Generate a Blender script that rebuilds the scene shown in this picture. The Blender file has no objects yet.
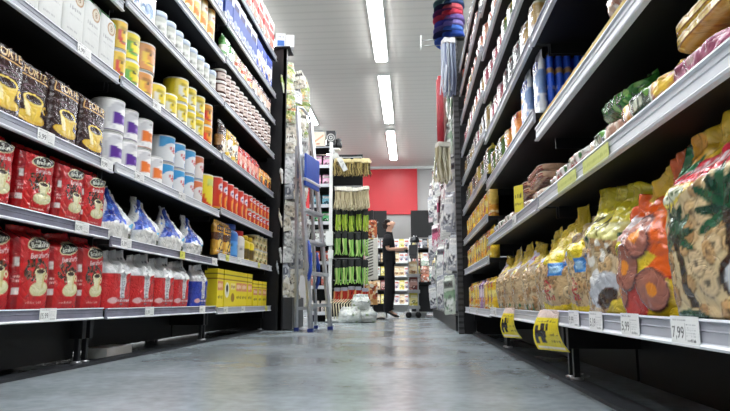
import bpy, bmesh, math, random
import numpy as np
from mathutils import Vector, Matrix, noise
R = random.Random(7)
NR = np.random.RandomState(5)
S = bpy.context.scene
COL = S.collection
PI = math.pi

# ------------------------------------------------------------------ materials
def lin(c):
    a = np.asarray(c, float) / 255.0
    return np.where(a <= .04045, a / 12.92, ((a + .055) / 1.055) ** 2.4)

def attr_mat(name, rough, spec=.5, coat=0., bump=0., bscale=60., metal=0., crease=False):
    m = bpy.data.materials.new(name); m.use_nodes = True
    nt = m.node_tree; b = nt.nodes['Principled BSDF']
    a = nt.nodes.new('ShaderNodeAttribute'); a.attribute_name = 'Col'
    nt.links.new(a.outputs['Color'], b.inputs['Base Color'])
    b.inputs['Roughness'].default_value = rough
    b.inputs['Specular IOR Level'].default_value = spec
    b.inputs['Metallic'].default_value = metal
    b.inputs['Coat Weight'].default_value = coat
    b.inputs['Coat Roughness'].default_value = .12
    t = nt.nodes.new('ShaderNodeTexCoord')
    n = nt.nodes.new('ShaderNodeTexNoise'); n.inputs['Scale'].default_value = bscale
    n.inputs['Detail'].default_value = 3
    nt.links.new(t.outputs['Object'], n.inputs['Vector'])
    h = n.outputs['Fac']
    if crease:                                   # sharp creases of crumpled film
        n.inputs['Distortion'].default_value = .8
        def mth(op, a, b=None):
            q = nt.nodes.new('ShaderNodeMath'); q.operation = op; nt.links.new(a, q.inputs[0])
            if b is not None: q.inputs[1].default_value = b
            return q.outputs[0]
        h = mth('ABSOLUTE', mth('SUBTRACT', h, .5)); h = mth('POWER', mth('MULTIPLY', h, 2.4), .6)
    if bump:
        bp = nt.nodes.new('ShaderNodeBump'); bp.inputs['Strength'].default_value = bump
        bp.inputs['Distance'].default_value = .01
        nt.links.new(h, bp.inputs['Height'])
        nt.links.new(bp.outputs['Normal'], b.inputs['Normal'])
    return m

def plain(name, c, rough=.5, metal=0., spec=.5, var=.12, scale=25., bump=0.):
    m = bpy.data.materials.new(name); m.use_nodes = True
    nt = m.node_tree; b = nt.nodes['Principled BSDF']
    t = nt.nodes.new('ShaderNodeTexCoord')
    n = nt.nodes.new('ShaderNodeTexNoise'); n.inputs['Scale'].default_value = scale
    n.inputs['Detail'].default_value = 4
    nt.links.new(t.outputs['Object'], n.inputs['Vector'])
    r = nt.nodes.new('ShaderNodeValToRGB')
    l = lin(c)
    r.color_ramp.elements[0].position = .3; r.color_ramp.elements[1].position = .7
    r.color_ramp.elements[0].color = (*np.clip(l * (1 - var), 0, 1), 1)
    r.color_ramp.elements[1].color = (*np.clip(l * (1 + var), 0, 1), 1)
    nt.links.new(n.outputs['Fac'], r.inputs['Fac'])
    nt.links.new(r.outputs['Color'], b.inputs['Base Color'])
    b.inputs['Roughness'].default_value = rough; b.inputs['Metallic'].default_value = metal
    b.inputs['Specular IOR Level'].default_value = spec
    if bump:
        bp = nt.nodes.new('ShaderNodeBump'); bp.inputs['Strength'].default_value = bump
        bp.inputs['Distance'].default_value = .004
        nt.links.new(n.outputs['Fac'], bp.inputs['Height']); nt.links.new(bp.outputs['Normal'], b.inputs['Normal'])
    return m

FILM = attr_mat('printed_film', .2, .6, .5, .6, 15, 0, True)
MATTE = attr_mat('printed_card', .55, .4, 0, .05, 80)
TIN = attr_mat('printed_tin', .33, .5, .15, .0, 60)
CLOTH = attr_mat('cloth_fibre', .85, .2, 0, .3, 150)
BLACK = plain('black_painted_steel', (9, 9, 10), .55, 0, .3)
BLACKG = plain('black_upright_steel', (17, 17, 20), .4, 0, .4)
RAIL = plain('grey_plastic_rail', (172, 174, 184), .3, 0, .5, .06, 8)
RAILW = plain('pale_plastic_rail', (205, 207, 212), .3, 0, .5, .05, 8)
RAILD = plain('smoky_plastic_rail', (122, 122, 138), .25, 0, .6, .15, 14)
LIP = plain('white_rail_flange', (226, 228, 232), .3, 0, .5, .03, 8)
ALU = plain('brushed_aluminium', (190, 193, 198), .32, .75, .5, .08, 40)
WHITE = plain('white_plastic', (225, 226, 224), .4, 0, .5, .04)
STEEL = plain('galvanised_steel', (165, 166, 168), .35, .7, .5, .1)
BLUE = plain('blue_plastic', (28, 70, 168), .4, 0, .5, .1)
DBLUE = plain('dark_blue_rubber', (22, 40, 110), .6, 0, .4, .1)
LIDM = plain('tin_lid_metal', (190, 190, 188), .35, .5, .5, .08)
LIDW = plain('white_lid', (232, 228, 222), .4, 0, .5, .04)
LIDB = plain('pale_blue_lid', (196, 208, 226), .4, 0, .5, .04)
LIDDB = plain('dark_brown_lid', (60, 30, 24), .4, 0, .5, .04)
LIDR = plain('red_lid', (196, 40, 36), .4, 0, .5, .06)
LIDY = plain('yellow_lid', (226, 190, 30), .4, 0, .5, .06)
DARKG = plain('dark_grey_plastic', (60, 61, 64), .5, 0, .4, .1)

# ------------------------------------------------------------------ print canvases
_tc = {}
def text_tris(s):
    if s in _tc: return _tc[s]
    cu = bpy.data.curves.new('lettering', 'FONT'); cu.body = s; cu.resolution_u = 3
    ob = bpy.data.objects.new('lettering', cu); COL.objects.link(ob)
    dg = bpy.context.evaluated_depsgraph_get(); dg.update()
    me = bpy.data.meshes.new_from_object(ob.evaluated_get(dg))
    me.calc_loop_triangles()
    v = np.array([x.co[:2] for x in me.vertices]); t = np.array([x.vertices[:] for x in me.loop_triangles])
    bpy.data.objects.remove(ob); bpy.data.curves.remove(cu); bpy.data.meshes.remove(me)
    v = v - v.min(0); sc = v[:, 1].max(); v = v / sc; v = v - v.max(0) / 2
    _tc[s] = (v, t); return _tc[s]

class Canvas:
    def __init__(s, w, h, N, base):
        s.w, s.h = w, h
        s.H = N; s.W = max(6, int(round(N * w / h)))
        s.a = np.empty((s.H, s.W, 3)); s.a[:] = base
        s.hgt = np.zeros((s.H, s.W)); s.clip = None
        s.U, s.V = np.meshgrid((np.arange(s.W) + .5) / s.W, (np.arange(s.H) + .5) / s.H)
    def put(s, m, c):
        if s.clip is not None: m = m & s.clip
        s.a[m] = c; return s
    def rect(s, u0, v0, u1, v1, c): return s.put((s.U >= u0) & (s.U <= u1) & (s.V >= v0) & (s.V <= v1), c)
    def em(s, cu, cv, ru, rv, rot=0):
        asp = s.w / s.h
        x = (s.U - cu) * asp; y = s.V - cv
        ca, sa = math.cos(rot), math.sin(rot)
        X = x * ca + y * sa; Y = -x * sa + y * ca
        return (X / (ru * asp)) ** 2 + (Y / rv) ** 2
    def ell(s, cu, cv, ru, rv, c, rot=0): return s.put(s.em(cu, cv, ru, rv, rot) <= 1, c)
    def poly(s, pts, c):
        m = np.zeros((s.H, s.W), bool); n = len(pts)
        for i in range(n):
            (x0, y0), (x1, y1) = pts[i], pts[(i + 1) % n]
            if y0 == y1: continue
            k = ((y0 > s.V) != (y1 > s.V)) & (s.U < (x1 - x0) * (s.V - y0) / (y1 - y0) + x0)
            m ^= k
        return s.put(m, c)
    def text(s, t, cu, cv, h, c, rot=0, shear=0, maxw=None):
        v, tr = text_tris(t); v = v.copy()
        v[:, 0] += v[:, 1] * shear
        asp = s.w / s.h; v = v * h
        wd = v[:, 0].max() - v[:, 0].min()
        if maxw and wd > maxw * asp: v[:, 0] *= maxw * asp / wd
        ca, sa = math.cos(rot), math.sin(rot)
        x = (v[:, 0] * ca - v[:, 1] * sa) / asp + cu; y = v[:, 0] * sa + v[:, 1] * ca + cv
        X = x * s.W - .5; Y = y * s.H - .5
        m = np.zeros((s.H, s.W), bool)
        for a, b, d in tr:
            px, py = X[[a, b, d]], Y[[a, b, d]]
            i0, i1 = max(0, int(px.min())), min(s.W - 1, int(px.max()) + 1)
            j0, j1 = max(0, int(py.min())), min(s.H - 1, int(py.max()) + 1)
            if i1 < i0 or j1 < j0: continue
            gx, gy = np.meshgrid(np.arange(i0, i1 + 1), np.arange(j0, j1 + 1))
            den = (py[1] - py[2]) * (px[0] - px[2]) + (px[2] - px[1]) * (py[0] - py[2])
            if abs(den) < 1e-9: continue
            l0 = ((py[1] - py[2]) * (gx - px[2]) + (px[2] - px[1]) * (gy - py[2])) / den
            l1 = ((py[2] - py[0]) * (gx - px[2]) + (px[0] - px[2]) * (gy - py[2])) / den
            e = -.06
            m[j0:j1 + 1, i0:i1 + 1] |= (l0 >= e) & (l1 >= e) & (l0 + l1 <= 1 - e)
        return s.put(m, c)
    def specks(s, n, u0, v0, u1, v1, r, cols, oval=False, asp=1.4):
        k = s.h / s.w
        for _ in range(n):
            u, v = NR.uniform(u0, u1), NR.uniform(v0, v1)
            if oval and ((u - (u0 + u1) / 2) / (u1 - u0)) ** 2 + ((v - (v0 + v1) / 2) / (v1 - v0)) ** 2 > .25: continue
            q = r * NR.uniform(.6, 1.3)
            s.ell(u, v, q * k * asp, q, cols[NR.randint(len(cols))], NR.uniform(0, 3))
        return s
    def biscuits(s, n, r, cols, u0=0, v0=0, u1=1, v1=1, hole=True, lift=.008):
        k = s.h / s.w
        for _ in range(n):
            u, v = NR.uniform(u0, u1), NR.uniform(v0, v1); q = r * NR.uniform(.75, 1.2)
            ro = NR.uniform(0, 3); f = NR.uniform(.6, 1.)
            c = np.array(cols[NR.randint(len(cols))], float)
            e = s.em(u, v, q * k, q * f, ro); m = e <= 1
            if s.clip is not None: m = m & s.clip
            s.a[m] = c
            rim = m & (e > .78); s.a[rim] = c * .62
            if hole:
                s.a[m & (e < .07)] = c * .5
                s.a[m & (e > .32) & (e < .4)] = c * .82
            s.hgt[m] = np.maximum(s.hgt[m] * .3, lift * np.sqrt(np.clip(1 - e[m], 0, 1)))
        return s
    def scribble(s, u0, v, u1, h, c, n=9):
        for i in range(n):
            u = u0 + (u1 - u0) * (i + NR.uniform(.1, .5)) / n
            s.rect(u, v - h * NR.uniform(.3, .5), u + (u1 - u0) / n * .55, v + h * NR.uniform(.2, .5), c)
        return s
    def sample(s, u, v):
        A = np.concatenate([lin(s.a), s.hgt[..., None]], 2)
        x = np.clip(np.asarray(u) * s.W - .5, 0, s.W - 1); y = np.clip(np.asarray(v) * s.H - .5, 0, s.H - 1)
        i = np.floor(x).astype(int); j = np.floor(y).astype(int)
        i1 = np.minimum(i + 1, s.W - 1); j1 = np.minimum(j + 1, s.H - 1)
        fx = (x - i)[..., None]; fy = (y - j)[..., None]
        return (A[j, i] * (1 - fx) + A[j, i1] * fx) * (1 - fy) + (A[j1, i] * (1 - fx) + A[j1, i1] * fx) * fy

# ------------------------------------------------------------------ mesh makers
def ss(x):
    x = min(1, max(0, x)); return x * x * (3 - 2 * x)

def finish(name, verts, faces, cols, mat, smooth=True):
    me = bpy.data.meshes.new(name)
    me.from_pydata([tuple(v) for v in verts], [], faces)
    if cols is not None:
        a = me.attributes.new('Col', 'FLOAT_COLOR', 'POINT')
        c = np.ones((len(verts), 4)); c[:, :3] = cols
        a.data.foreach_set('color', c.ravel())
    if smooth: me.polygons.foreach_set('use_smooth', [True] * len(me.polygons))
    for m in (mat if isinstance(mat, (list, tuple)) else [mat]): me.materials.append(m)
    me.update()
    return me

def ring_faces(nt, n):
    f = []
    for j in range(nt - 1):
        for i in range(n):
            k = (i + 1) % n
            f.append((j * n + i, j * n + k, (j + 1) * n + k, (j + 1) * n + i))
    f.append(tuple(range(n - 1, -1, -1))); f.append(tuple((nt - 1) * n + i for i in range(n)))
    return f

def bag_mesh(name, cv, nu=None, nt=None, d=.08, flat=1., pinch=.72, topw=.92, fin=.06, crk=.006, lean=0., peak=0.,
             bulge=3., seed=0, mat=None, gather=.5, backc=None, sag=0., curl=0.):
    w, h = cv.w, cv.h
    nu = nu or max(10, min(56, cv.W)); nt = nt or max(12, min(80, cv.H)); nb = max(6, nu // 4)
    uf = np.linspace(0, 1, nu); uf = .75 * uf + .25 * (.5 - .5 * np.cos(PI * uf))
    ub = np.linspace(1, 0, nb + 2)[1:-1]
    N = nu + nb
    V = np.zeros((nt, N, 3)); UV = np.zeros((nt, N, 2))
    ts = np.concatenate([[0, .012], np.linspace(.03, 1, nt - 2)])
    off = Vector((seed * 3.7, seed * 1.3, seed * 9.1))
    for j, t in enumerate(ts):
        pb = (flat + (1 - flat) * ss(t / .3)) * (math.sqrt(min(1, (t + .008) / .04)))
        pt = 1 - ss((t - pinch) / max(.02, 1 - fin - pinch))
        pr = pb * max(pt, .025)
        wf = (1 - (1 - topw) * ss((t - pinch) / (1 - pinch))) * (.97 + .03 * math.sqrt(min(1, t / .04 + .2)))
        for i in range(N):
            fr = i < nu
            u = uf[i] if fr else ub[i - nu]
            x = (u - .5) * w * wf
            q = max(0., 1 - abs(2 * u - 1) ** bulge) ** (1 / bulge)
            y = (-1 if fr else 1) * d / 2 * pr * q
            p = Vector((x * 14, y * 14, t * h * 14)) + off
            am = crk * (.35 + .65 * ss((t - pinch + .25) / .4))
            nz = noise.noise(p) * am * .7 + (1 - 2 * abs(noise.noise(p * 1.9))) * am * .45 + (1 - 2 * abs(noise.noise(p * 3.7 + Vector((9, 3, 1))))) * am * .28
            cr = gather * crk * (.8 * math.sin(u * 23 + 7 * noise.noise(p * .5)) * (.5 + noise.noise(Vector((u * 5, seed, 4)))) + .9 * noise.noise(Vector((u * 13, seed, t * 3)))) * ss((t - pinch + .1) / .25)
            y += (-nz if fr else nz) * q ** .5 + cr + lean * t * t + curl * ss((t - pinch) / (1 - pinch))
            z = t * h + peak * (u - .5) * ss((t - .5) / .5) + crk * .8 * noise.noise(Vector((u * 9, seed, 2))) * ss((t - .9) / .1)
            x += crk * noise.noise(Vector((t * 9, seed, u * 2))) * .4
            y -= sag * math.sin(PI * min(1, t * 1.2)) * (1 if fr else .5)
            V[j, i] = (x, y, z); UV[j, i] = (u, t)
    smp = cv.sample(UV[..., 0], UV[..., 1])
    V[:, :nu, 1] -= smp[:, :nu, 3]
    c = smp[..., :3].copy()
    if backc is not None: c[:, nu:] = lin(backc)
    return finish(name, V.reshape(-1, 3), ring_faces(nt, N), c.reshape(-1, 3), mat or FILM)

def lathe_mesh(name, prof, n, mat, cv=None, cols=None):
    V = []; C = []
    zs = [p[1] for p in prof]; z0, z1 = min(zs), max(zs)
    for r, z in prof:
        for i in range(n):
            a = 2 * PI * i / n
            V.append((-math.sin(a) * r, math.cos(a) * r, z))
    c = None
    if cv is not None:
        u = np.tile(np.arange(n) / n, len(prof)); t = np.repeat([(z - z0) / (z1 - z0) for r, z in prof], n)
        c = cv.sample(u, t)[:, :3]
        if cols is not None:
            for k, cc in cols.items(): c[k * n:(k + 1) * n] = lin(cc)
    return finish(name, V, ring_faces(len(prof), n), c, mat)

def can_mesh(name, cv, dia, h, n=36, nt=26, rim=True, mat=None, metal=(196, 196, 192)):
    r = dia / 2
    if rim:
        pr = [(r * .9, 0), (r * .995, .001), (r * 1.01, .004), (r * .985, .008)]
        pr += [(r, .008 + (h - .016) * k / (nt - 1)) for k in range(nt)]
        pr += [(r * .985, h - .007), (r * 1.01, h - .003), (r * .995, h)]
        cols = {0: metal, 1: metal, 2: metal, 3: metal, len(pr) - 1: metal, len(pr) - 2: metal, len(pr) - 3: metal}
    else:
        pr = [(r * .9, 0)] + [(r, .004 + (h - .004) * k / (nt - 1)) for k in range(nt)]; cols = None
    return lathe_mesh(name, pr, n, mat or TIN, cv, cols)

def lid_mesh(name, dia, z, h, mat, n=28, lip=.06):
    r = dia / 2
    return lathe_mesh(name, [(r * (1 - lip), z - .002), (r, z), (r, z + h * .8), (r * .96, z + h), (r * .8, z + h), (r * .78, z + h * .8), (r * .1, z + h * .8)], n, mat)

def box_bm(bm, c, s, rot=None, bev=0.):
    g = bmesh.ops.create_cube(bm, size=1)['verts']
    M = Matrix.Translation(c) @ (rot.to_4x4() if rot else Matrix()) @ Matrix.Diagonal((*s, 1))
    bmesh.ops.transform(bm, matrix=M, verts=g)
    if bev:
        es = list({e for v in g for e in v.link_edges})
        bmesh.ops.bevel(bm, geom=es, offset=bev, segments=2, affect='EDGES', profile=.5)

def boxes(name, lst, mat, bev=0.):
    bm = bmesh.new()
    for b in lst:
        box_bm(bm, b[0], b[1], b[2] if len(b) > 2 else None, bev)
    me = bpy.data.meshes.new(name); bm.to_mesh(me); bm.free(); me.materials.append(mat); return me

def beam(p, q, w, d, up=(0, 0, 1)):
    p, q = Vector(p), Vector(q); z = (q - p); L = z.length; z.normalize()
    x = Vector(up).cross(z)
    if x.length < 1e-4: x = Vector((1, 0, 0))
    x.normalize(); y = z.cross(x)
    return ((p + q) / 2, (w, d, L), Matrix((x, y, z)).transposed())

def tube(name, pts, r, mat, n=8, cols=None):
    pts = [Vector(p) for p in pts]; V = []
    rs = r if isinstance(r, (list, tuple)) else [r] * len(pts)
    for k, p in enumerate(pts):
        t = (pts[min(k + 1, len(pts) - 1)] - pts[max(k - 1, 0)]).normalized()
        a = t.cross(Vector((0, 0, 1)))
        if a.length < .05: a = t.cross(Vector((1, 0, 0)))
        a.normalize(); b = t.cross(a)
        for i in range(n):
            th = 2 * PI * i / n; V.append(p + (a * math.cos(th) + b * math.sin(th)) * rs[k])
    return finish(name, V, ring_faces(len(pts), n), cols, mat)

def card_mesh(name, cv, d, mat=None, nu=None, nt=None, round_=.0):
    """a printed carton: front carries the print, sides the edge colours"""
    nu = nu or min(40, cv.W); nt = nt or min(56, cv.H); nd = 4
    xs = [(cv.w * (i / (nu - 1) - .5), -d / 2, i / (nu - 1)) for i in range(nu)]
    xs += [(cv.w / 2, -d / 2 + d * (k + 1) / nd, 1) for k in range(nd)]
    xs += [(cv.w * (.5 - (i + 1) / 8), d / 2, 1 - (i + 1) / 8) for i in range(8)]
    xs += [(-cv.w / 2, d / 2 - d * (k + 1) / nd, 0) for k in range(nd - 1)]
    V = []; U = []; T = []
    for j in range(nt):
        t = j / (nt - 1)
        for x, y, u in xs: V.append((x, y, t * cv.h)); U.append(u); T.append(t)
    c = cv.sample(np.array(U), np.array(T))[:, :3]
    return finish(name, V, ring_faces(nt, len(xs)), c, mat or MATTE, False)

# ------------------------------------------------------------------ objects
def link(name, me, parent=None, mat=None):
    o = bpy.data.objects.new(name, me); COL.objects.link(o)
    if parent: o.parent = parent
    return o
def tag(o, label, cat, group=None, kind=None):
    o['label'] = label; o['category'] = cat
    if group: o['group'] = group
    if kind: o['kind'] = kind
    LABELS.setdefault(label, []).append(o.name)
    n = len(label.split())
    if n > 16 or n < 4: print('LABEL LENGTH', n, label)
    return o
LABELS = {}
def empty(name, loc=(0, 0, 0), rz=0):
    o = bpy.data.objects.new(name, None); COL.objects.link(o); o.location = loc; o.rotation_euler = (0, 0, rz); return o
def struct(name, me, loc=(0, 0, 0)):
    o = link(name, me); o.location = loc; o['kind'] = 'structure'; return o

class Proto:
    """one kind of goods: its mesh, the meshes of its parts, its words"""
    def __init__(s, name, cat, desc, me, w, h, d, parts=()):
        s.name, s.cat, s.desc, s.me, s.w, s.h, s.d, s.parts = name, cat, desc, me, w, h, d, parts
def put(p, loc, rz, label, group, rx=0, ry=0, sc=None):
    o = link(p.name, p.me); o.location = loc; o.rotation_euler = (rx, ry, rz)
    if sc: o.scale = sc
    for n, m in p.parts:
        c = link(n, m, o)
    return tag(o, label, p.cat, group)

ORD = ['first', 'second', 'third', 'fourth', 'fifth', 'sixth', 'seventh', 'eighth', 'ninth', 'tenth', 'eleventh', 'twelfth',
       'thirteenth', 'fourteenth', 'fifteenth', 'sixteenth', 'seventeenth', 'eighteenth', 'nineteenth', 'twentieth']
_cnt = {}
XL, XR = -1.315, .46
def row(side, z, p, ys, place, stack=1, back=.015, deep=1, dgap=.004, jit=.05, zgap=.001, desc=None, jz=0, rx=0, turn=0.):
    """a row of goods along a shelf; ys are distances down the aisle, side -1 the coffee side, 1 the biscuit side"""
    ds = desc or p.desc
    for y in ys:
        for q in range(deep):
            for k in range(stack):
                lev = ([''] if stack == 1 else ['lower ', 'upper '] if stack == 2 else ['bottom ', 'middle ', 'top '] if stack == 3 else ['bottom ', 'second-layer ', 'third-layer ', 'top '])[k]
                rw = '' if q == 0 else 'second-row ' if q == 1 else 'third-row ' if q == 2 else 'fourth-row '
                key = (ds, place, lev, rw); i = _cnt.get(key, 0); _cnt[key] = i + 1
                x = back + p.d / 2 + q * (p.d + dgap)
                X = (XL - x) if side < 0 else (XR + x)
                X += R.uniform(-.004, .004)
                lab = f'{rw}{lev}{ds}, {ORD[i]} from near end, {place}'
                put(p, (X, y, z + k * (p.h + zgap)), (PI / 2 if side < 0 else -PI / 2) + turn + R.uniform(-jit, jit), lab, f'{p.name.replace("_", " ")}s, {place}', rx=rx)
LAMP = 34.0; EXPO = 0.16
# ================================================================== goods
CREAM = (226, 220, 178); BROWN = (58, 34, 26); INK = (24, 22, 24)
def bag(name, desc, cv, d, cat='bag', parts=(), **k):
    me = bag_mesh(name, cv, d=d, **k); return Proto(name, cat, desc, me, cv.w, cv.h, d, parts)
def can(name, desc, cv, h=None, lid=LIDM, cat='tin', rim=True, lidh=.012, plastic=False, **k):
    dia = cv.w / PI; me = can_mesh(name, cv, dia, cv.h, rim=rim, **k)
    lp = lid_mesh('lid', dia * (1.03 if plastic else .97), cv.h - (.006 if plastic else .007), lidh if plastic else .006, lid)
    return Proto(name, cat, desc, me, dia, cv.h + (lidh if plastic else 0), dia, [('lid', lp)])
def carton(name, desc, cv, d, cat='box', parts=(), **k):
    return Proto(name, cat, desc, card_mesh(name, cv, d, **k), cv.w, cv.h, d, parts)

def red_coffee(w, h, seed, **k):
    RED = (196, 20, 28)
    c = Canvas(w, h, 150, RED)
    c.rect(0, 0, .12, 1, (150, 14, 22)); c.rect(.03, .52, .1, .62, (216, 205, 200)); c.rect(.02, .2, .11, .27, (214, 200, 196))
    c.scribble(.02, .4, .12, .03, (225, 170, 165), 3); c.scribble(.02, .35, .12, .03, (225, 170, 165), 3)
    c.specks(120, .2, .36, .82, .62, .018, [(70, 30, 20), (40, 20, 16), (110, 60, 36)], True)
    c.ell(.6, .8, .34, .083, CREAM, .16); c.ell(.6, .8, .31, .069, INK, .16)
    c.text('Brasileiro', .6, .79, .058, (238, 240, 225), .13, 0, .5); c.text('Café', .55, .838, .04, (240, 240, 230), .13)
    c.text('Extraforte', .62, .665, .062, (250, 225, 225), .12, .25, .6)
    c.ell(.64, .27, .27, .085, (216, 210, 160), .1); c.ell(.64, .285, .2, .055, CREAM, .1)
    c.poly([(.5, .47), (.8, .48), (.74, .28), (.57, .27)], CREAM); c.poly([(.72, .47), (.8, .48), (.74, .28), (.69, .28)], (205, 190, 130))
    c.ell(.83, .42, .05, .04, CREAM); c.ell(.83, .42, .025, .02, RED)
    c.ell(.65, .475, .15, .035, (236, 226, 180), .05); c.ell(.65, .475, .12, .026, BROWN, .05)
    c.scribble(.3, .11, .72, .022, (240, 170, 165), 12)
    return bag('coffee_bag', 'red coffee bag with cup print', c, .1, seed=seed, crk=.006, flat=.92, bulge=4.5, gather=.8, backc=RED, **k)
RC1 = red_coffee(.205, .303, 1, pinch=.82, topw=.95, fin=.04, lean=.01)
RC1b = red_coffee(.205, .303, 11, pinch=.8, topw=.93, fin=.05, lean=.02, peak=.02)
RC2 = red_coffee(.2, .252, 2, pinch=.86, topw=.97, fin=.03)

def dark_coffee(seed):
    D = (46, 24, 24); G = (214, 176, 110)
    c = Canvas(.2, .268, 130, D)
    c.specks(60, 0, 0, 1, .2, .012, [(70, 40, 34), (30, 14, 14)])
    c.rect(.06, .74, .96, .93, G); c.rect(.085, .755, .935, .915, (70, 36, 26)); c.text('FORTE', .52, .835, .11, (236, 206, 150), 0, 0, .76)
    c.ell(.55, .6, .3, .05, (120, 100, 110)); c.ell(.55, .6, .26, .035, D)
    c.ell(.5, .21, .4, .08, (205, 165, 40)); c.ell(.5, .225, .32, .055, (226, 190, 60))
    c.poly([(.25, .46), (.82, .46), (.7, .22), (.36, .22)], (228, 192, 62)); c.poly([(.25, .46), (.42, .46), (.48, .22), (.36, .22)], (240, 222, 140))
    c.ell(.88, .38, .08, .06, (220, 184, 60)); c.ell(.88, .38, .04, .03, D)
    c.ell(.535, .46, .285, .075, (236, 208, 96)); c.ell(.535, .462, .23, .052, (40, 20, 16))
    c.scribble(.1, .07, .85, .025, (190, 170, 170), 14)
    return bag('coffee_bag', 'dark brown coffee bag with yellow cup', c, .09, seed=seed, crk=.007, bulge=4, pinch=.86, topw=.96, fin=.035, gather=.9)
DC = dark_coffee(3); DC2 = dark_coffee(23)

def white_pack(seed):
    c = Canvas(.145, .29, 130, (204, 205, 202))
    c.poly([(.4, 1), (1, 1), (1, .68), (.72, .82)], (44, 118, 56)); c.rect(0, .9, .4, 1, (196, 200, 196))
    c.ell(.62, .7, .22, .1, (160, 120, 84)); c.ell(.62, .7, .17, .078, (200, 190, 170)); c.text('B', .62, .7, .08, (120, 84, 60))
    c.text('Pilão', .45, .52, .07, (150, 150, 150), .2, .3, .6) if False else c.scribble(.2, .52, .75, .06, (150, 150, 152), 7)
    c.scribble(.2, .42, .8, .03, (170, 170, 170), 9); c.scribble(.15, .1, .8, .03, (90, 90, 96), 8); c.scribble(.15, .2, .6, .02, (140, 140, 146), 8)
    return bag('coffee_pack', 'white pack with green corner', c, .085, seed=seed, crk=.004, bulge=5, pinch=.82, topw=.9, fin=.05, mat=MATTE)
WP = white_pack(4)

def milk_bag(col, seed):
    c = Canvas(.26, .275, 120, col)
    c.rect(0, .6, 1, 1, (212, 214, 216)); c.poly([(0, .6), (.2, .66), (.42, .58), (.42, .7), (0, .75)], (212, 214, 216))
    c.poly([(.6, .6), (1, .68), (1, .5), (.8, .58)], col); c.scribble(.5, .86, .95, .05, (110, 116, 126), 7); c.scribble(.55, .76, .9, .04, (150, 150, 156), 6)
    c.poly([(.36, .66), (.6, .64), (.58, .2), (.4, .2)], (222, 222, 222)); c.text('INTEGRAL', .49, .42, .1, (120, 120, 130), PI / 2, 0, .8)
    c.ell(.2, .16, .12, .05, (232, 180, 180)); c.scribble(.25, .16, .85, .045, (240, 215, 215), 13)
    c.poly([(.0, .9), (.12, 1), (.2, .62), (.12, .6)], (240, 240, 242)); c.poly([(.78, .62), (.9, 1), (.97, .9), (.9, .6)], (238, 238, 240))
    return bag('powdered_milk_bag', '', c, .12, seed=seed, crk=.011, bulge=3, pinch=.6, topw=.8, fin=.06, flat=.9, peak=.02, gather=1.1)
MBR = milk_bag((206, 36, 40), 5); MBR.desc = 'red and silver milk powder bag'
MBB = milk_bag((32, 60, 178), 6); MBB.desc = 'blue and silver milk powder bag'

def cone_bag(seed):
    c = Canvas(.3, .25, 110, (214, 216, 218))
    c.poly([(.02, .3), (.22, .98), (.5, 1), (.62, .3), (.4, .42), (.2, .34)], (30, 76, 190)); c.poly([(.1, .5), (.22, .98), (.3, .98), (.26, .4)], (18, 44, 140))
    c.specks(30, .05, .35, .55, .9, .03, [(70, 130, 220), (24, 60, 170)]); c.poly([(.5, 1), (.62, .34), (.9, .5), (.7, .95)], (235, 238, 240))
    c.text('NC', .68, .72, .12, (40, 60, 90), -.5); c.poly([(.62, .3), (1, .2), (1, .44)], (90, 180, 224))
    c.ell(.45, .18, .42, .16, (222, 222, 218)); c.specks(26, .1, .05, .9, .3, .03, [(235, 235, 232), (196, 198, 198)])
    c.rect(.66, .06, .92, .17, (26, 30, 22)); c.scribble(.68, .115, .9, .05, (120, 150, 60), 6)
    return bag('powdered_milk_bag', 'white milk bag with blue peak', c, .14, seed=seed, crk=.012, bulge=2.4, pinch=.3, topw=.42, fin=.05, flat=.95, peak=-.03, gather=1.2, lean=.03)
CB = cone_bag(7); CB2 = cone_bag(17)

def pack_tin(desc, acc, body=(236, 235, 234), dia=.145, h=.158, txt=None, tcol=(200, 50, 60), top=None, plain_=False):
    c = Canvas(dia * PI, h, 72, body)
    for o in (.5, 0., 1.):
        if not top: c.ell(o - .02, .5, .17, .46, (206, 206, 210)); c.ell(o + .03, .36, .15, .4, body); c.rect(o + .12, .1, o + .135, .7, (120, 116, 124))
        if top: c.rect(o - .2, .55, o + .2, 1, top); c.ell(o, .42, .17, .34, body)
        c.poly([(o - .12, .62), (o + .02, .56), (o + .1, .62), (o + .1, .3), (o - .12, .25)], acc) if not top else c.ell(o + .1, .2, .08, .18, acc)
        c.scribble(o - .02, .42, o + .09, .1, tuple(min(255, x + 60) for x in acc), 4) if not top else None
        if txt: c.text(txt, o, .5, .24, tcol, .1, .2, .14)
        else: c.scribble(o - .12, .86, o + .1, .07, (150, 150, 152), 6)
    c.rect(0, 0, 1, .05, acc)
    return can('milk_tin', desc, c)
PT = pack_tin('white tin with purple square', (84, 40, 140), dia=.148)
OT = pack_tin('white tin with orange square', (226, 118, 50), dia=.15)
BT = pack_tin('blue and white milk tin', (28, 96, 170), (222, 224, 226), dia=.15, txt='No', top=(58, 150, 206))
PO = pack_tin('orange topped milk tin', (40, 110, 180), (222, 216, 212), dia=.15, txt='No', top=(206, 110, 66))

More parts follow.
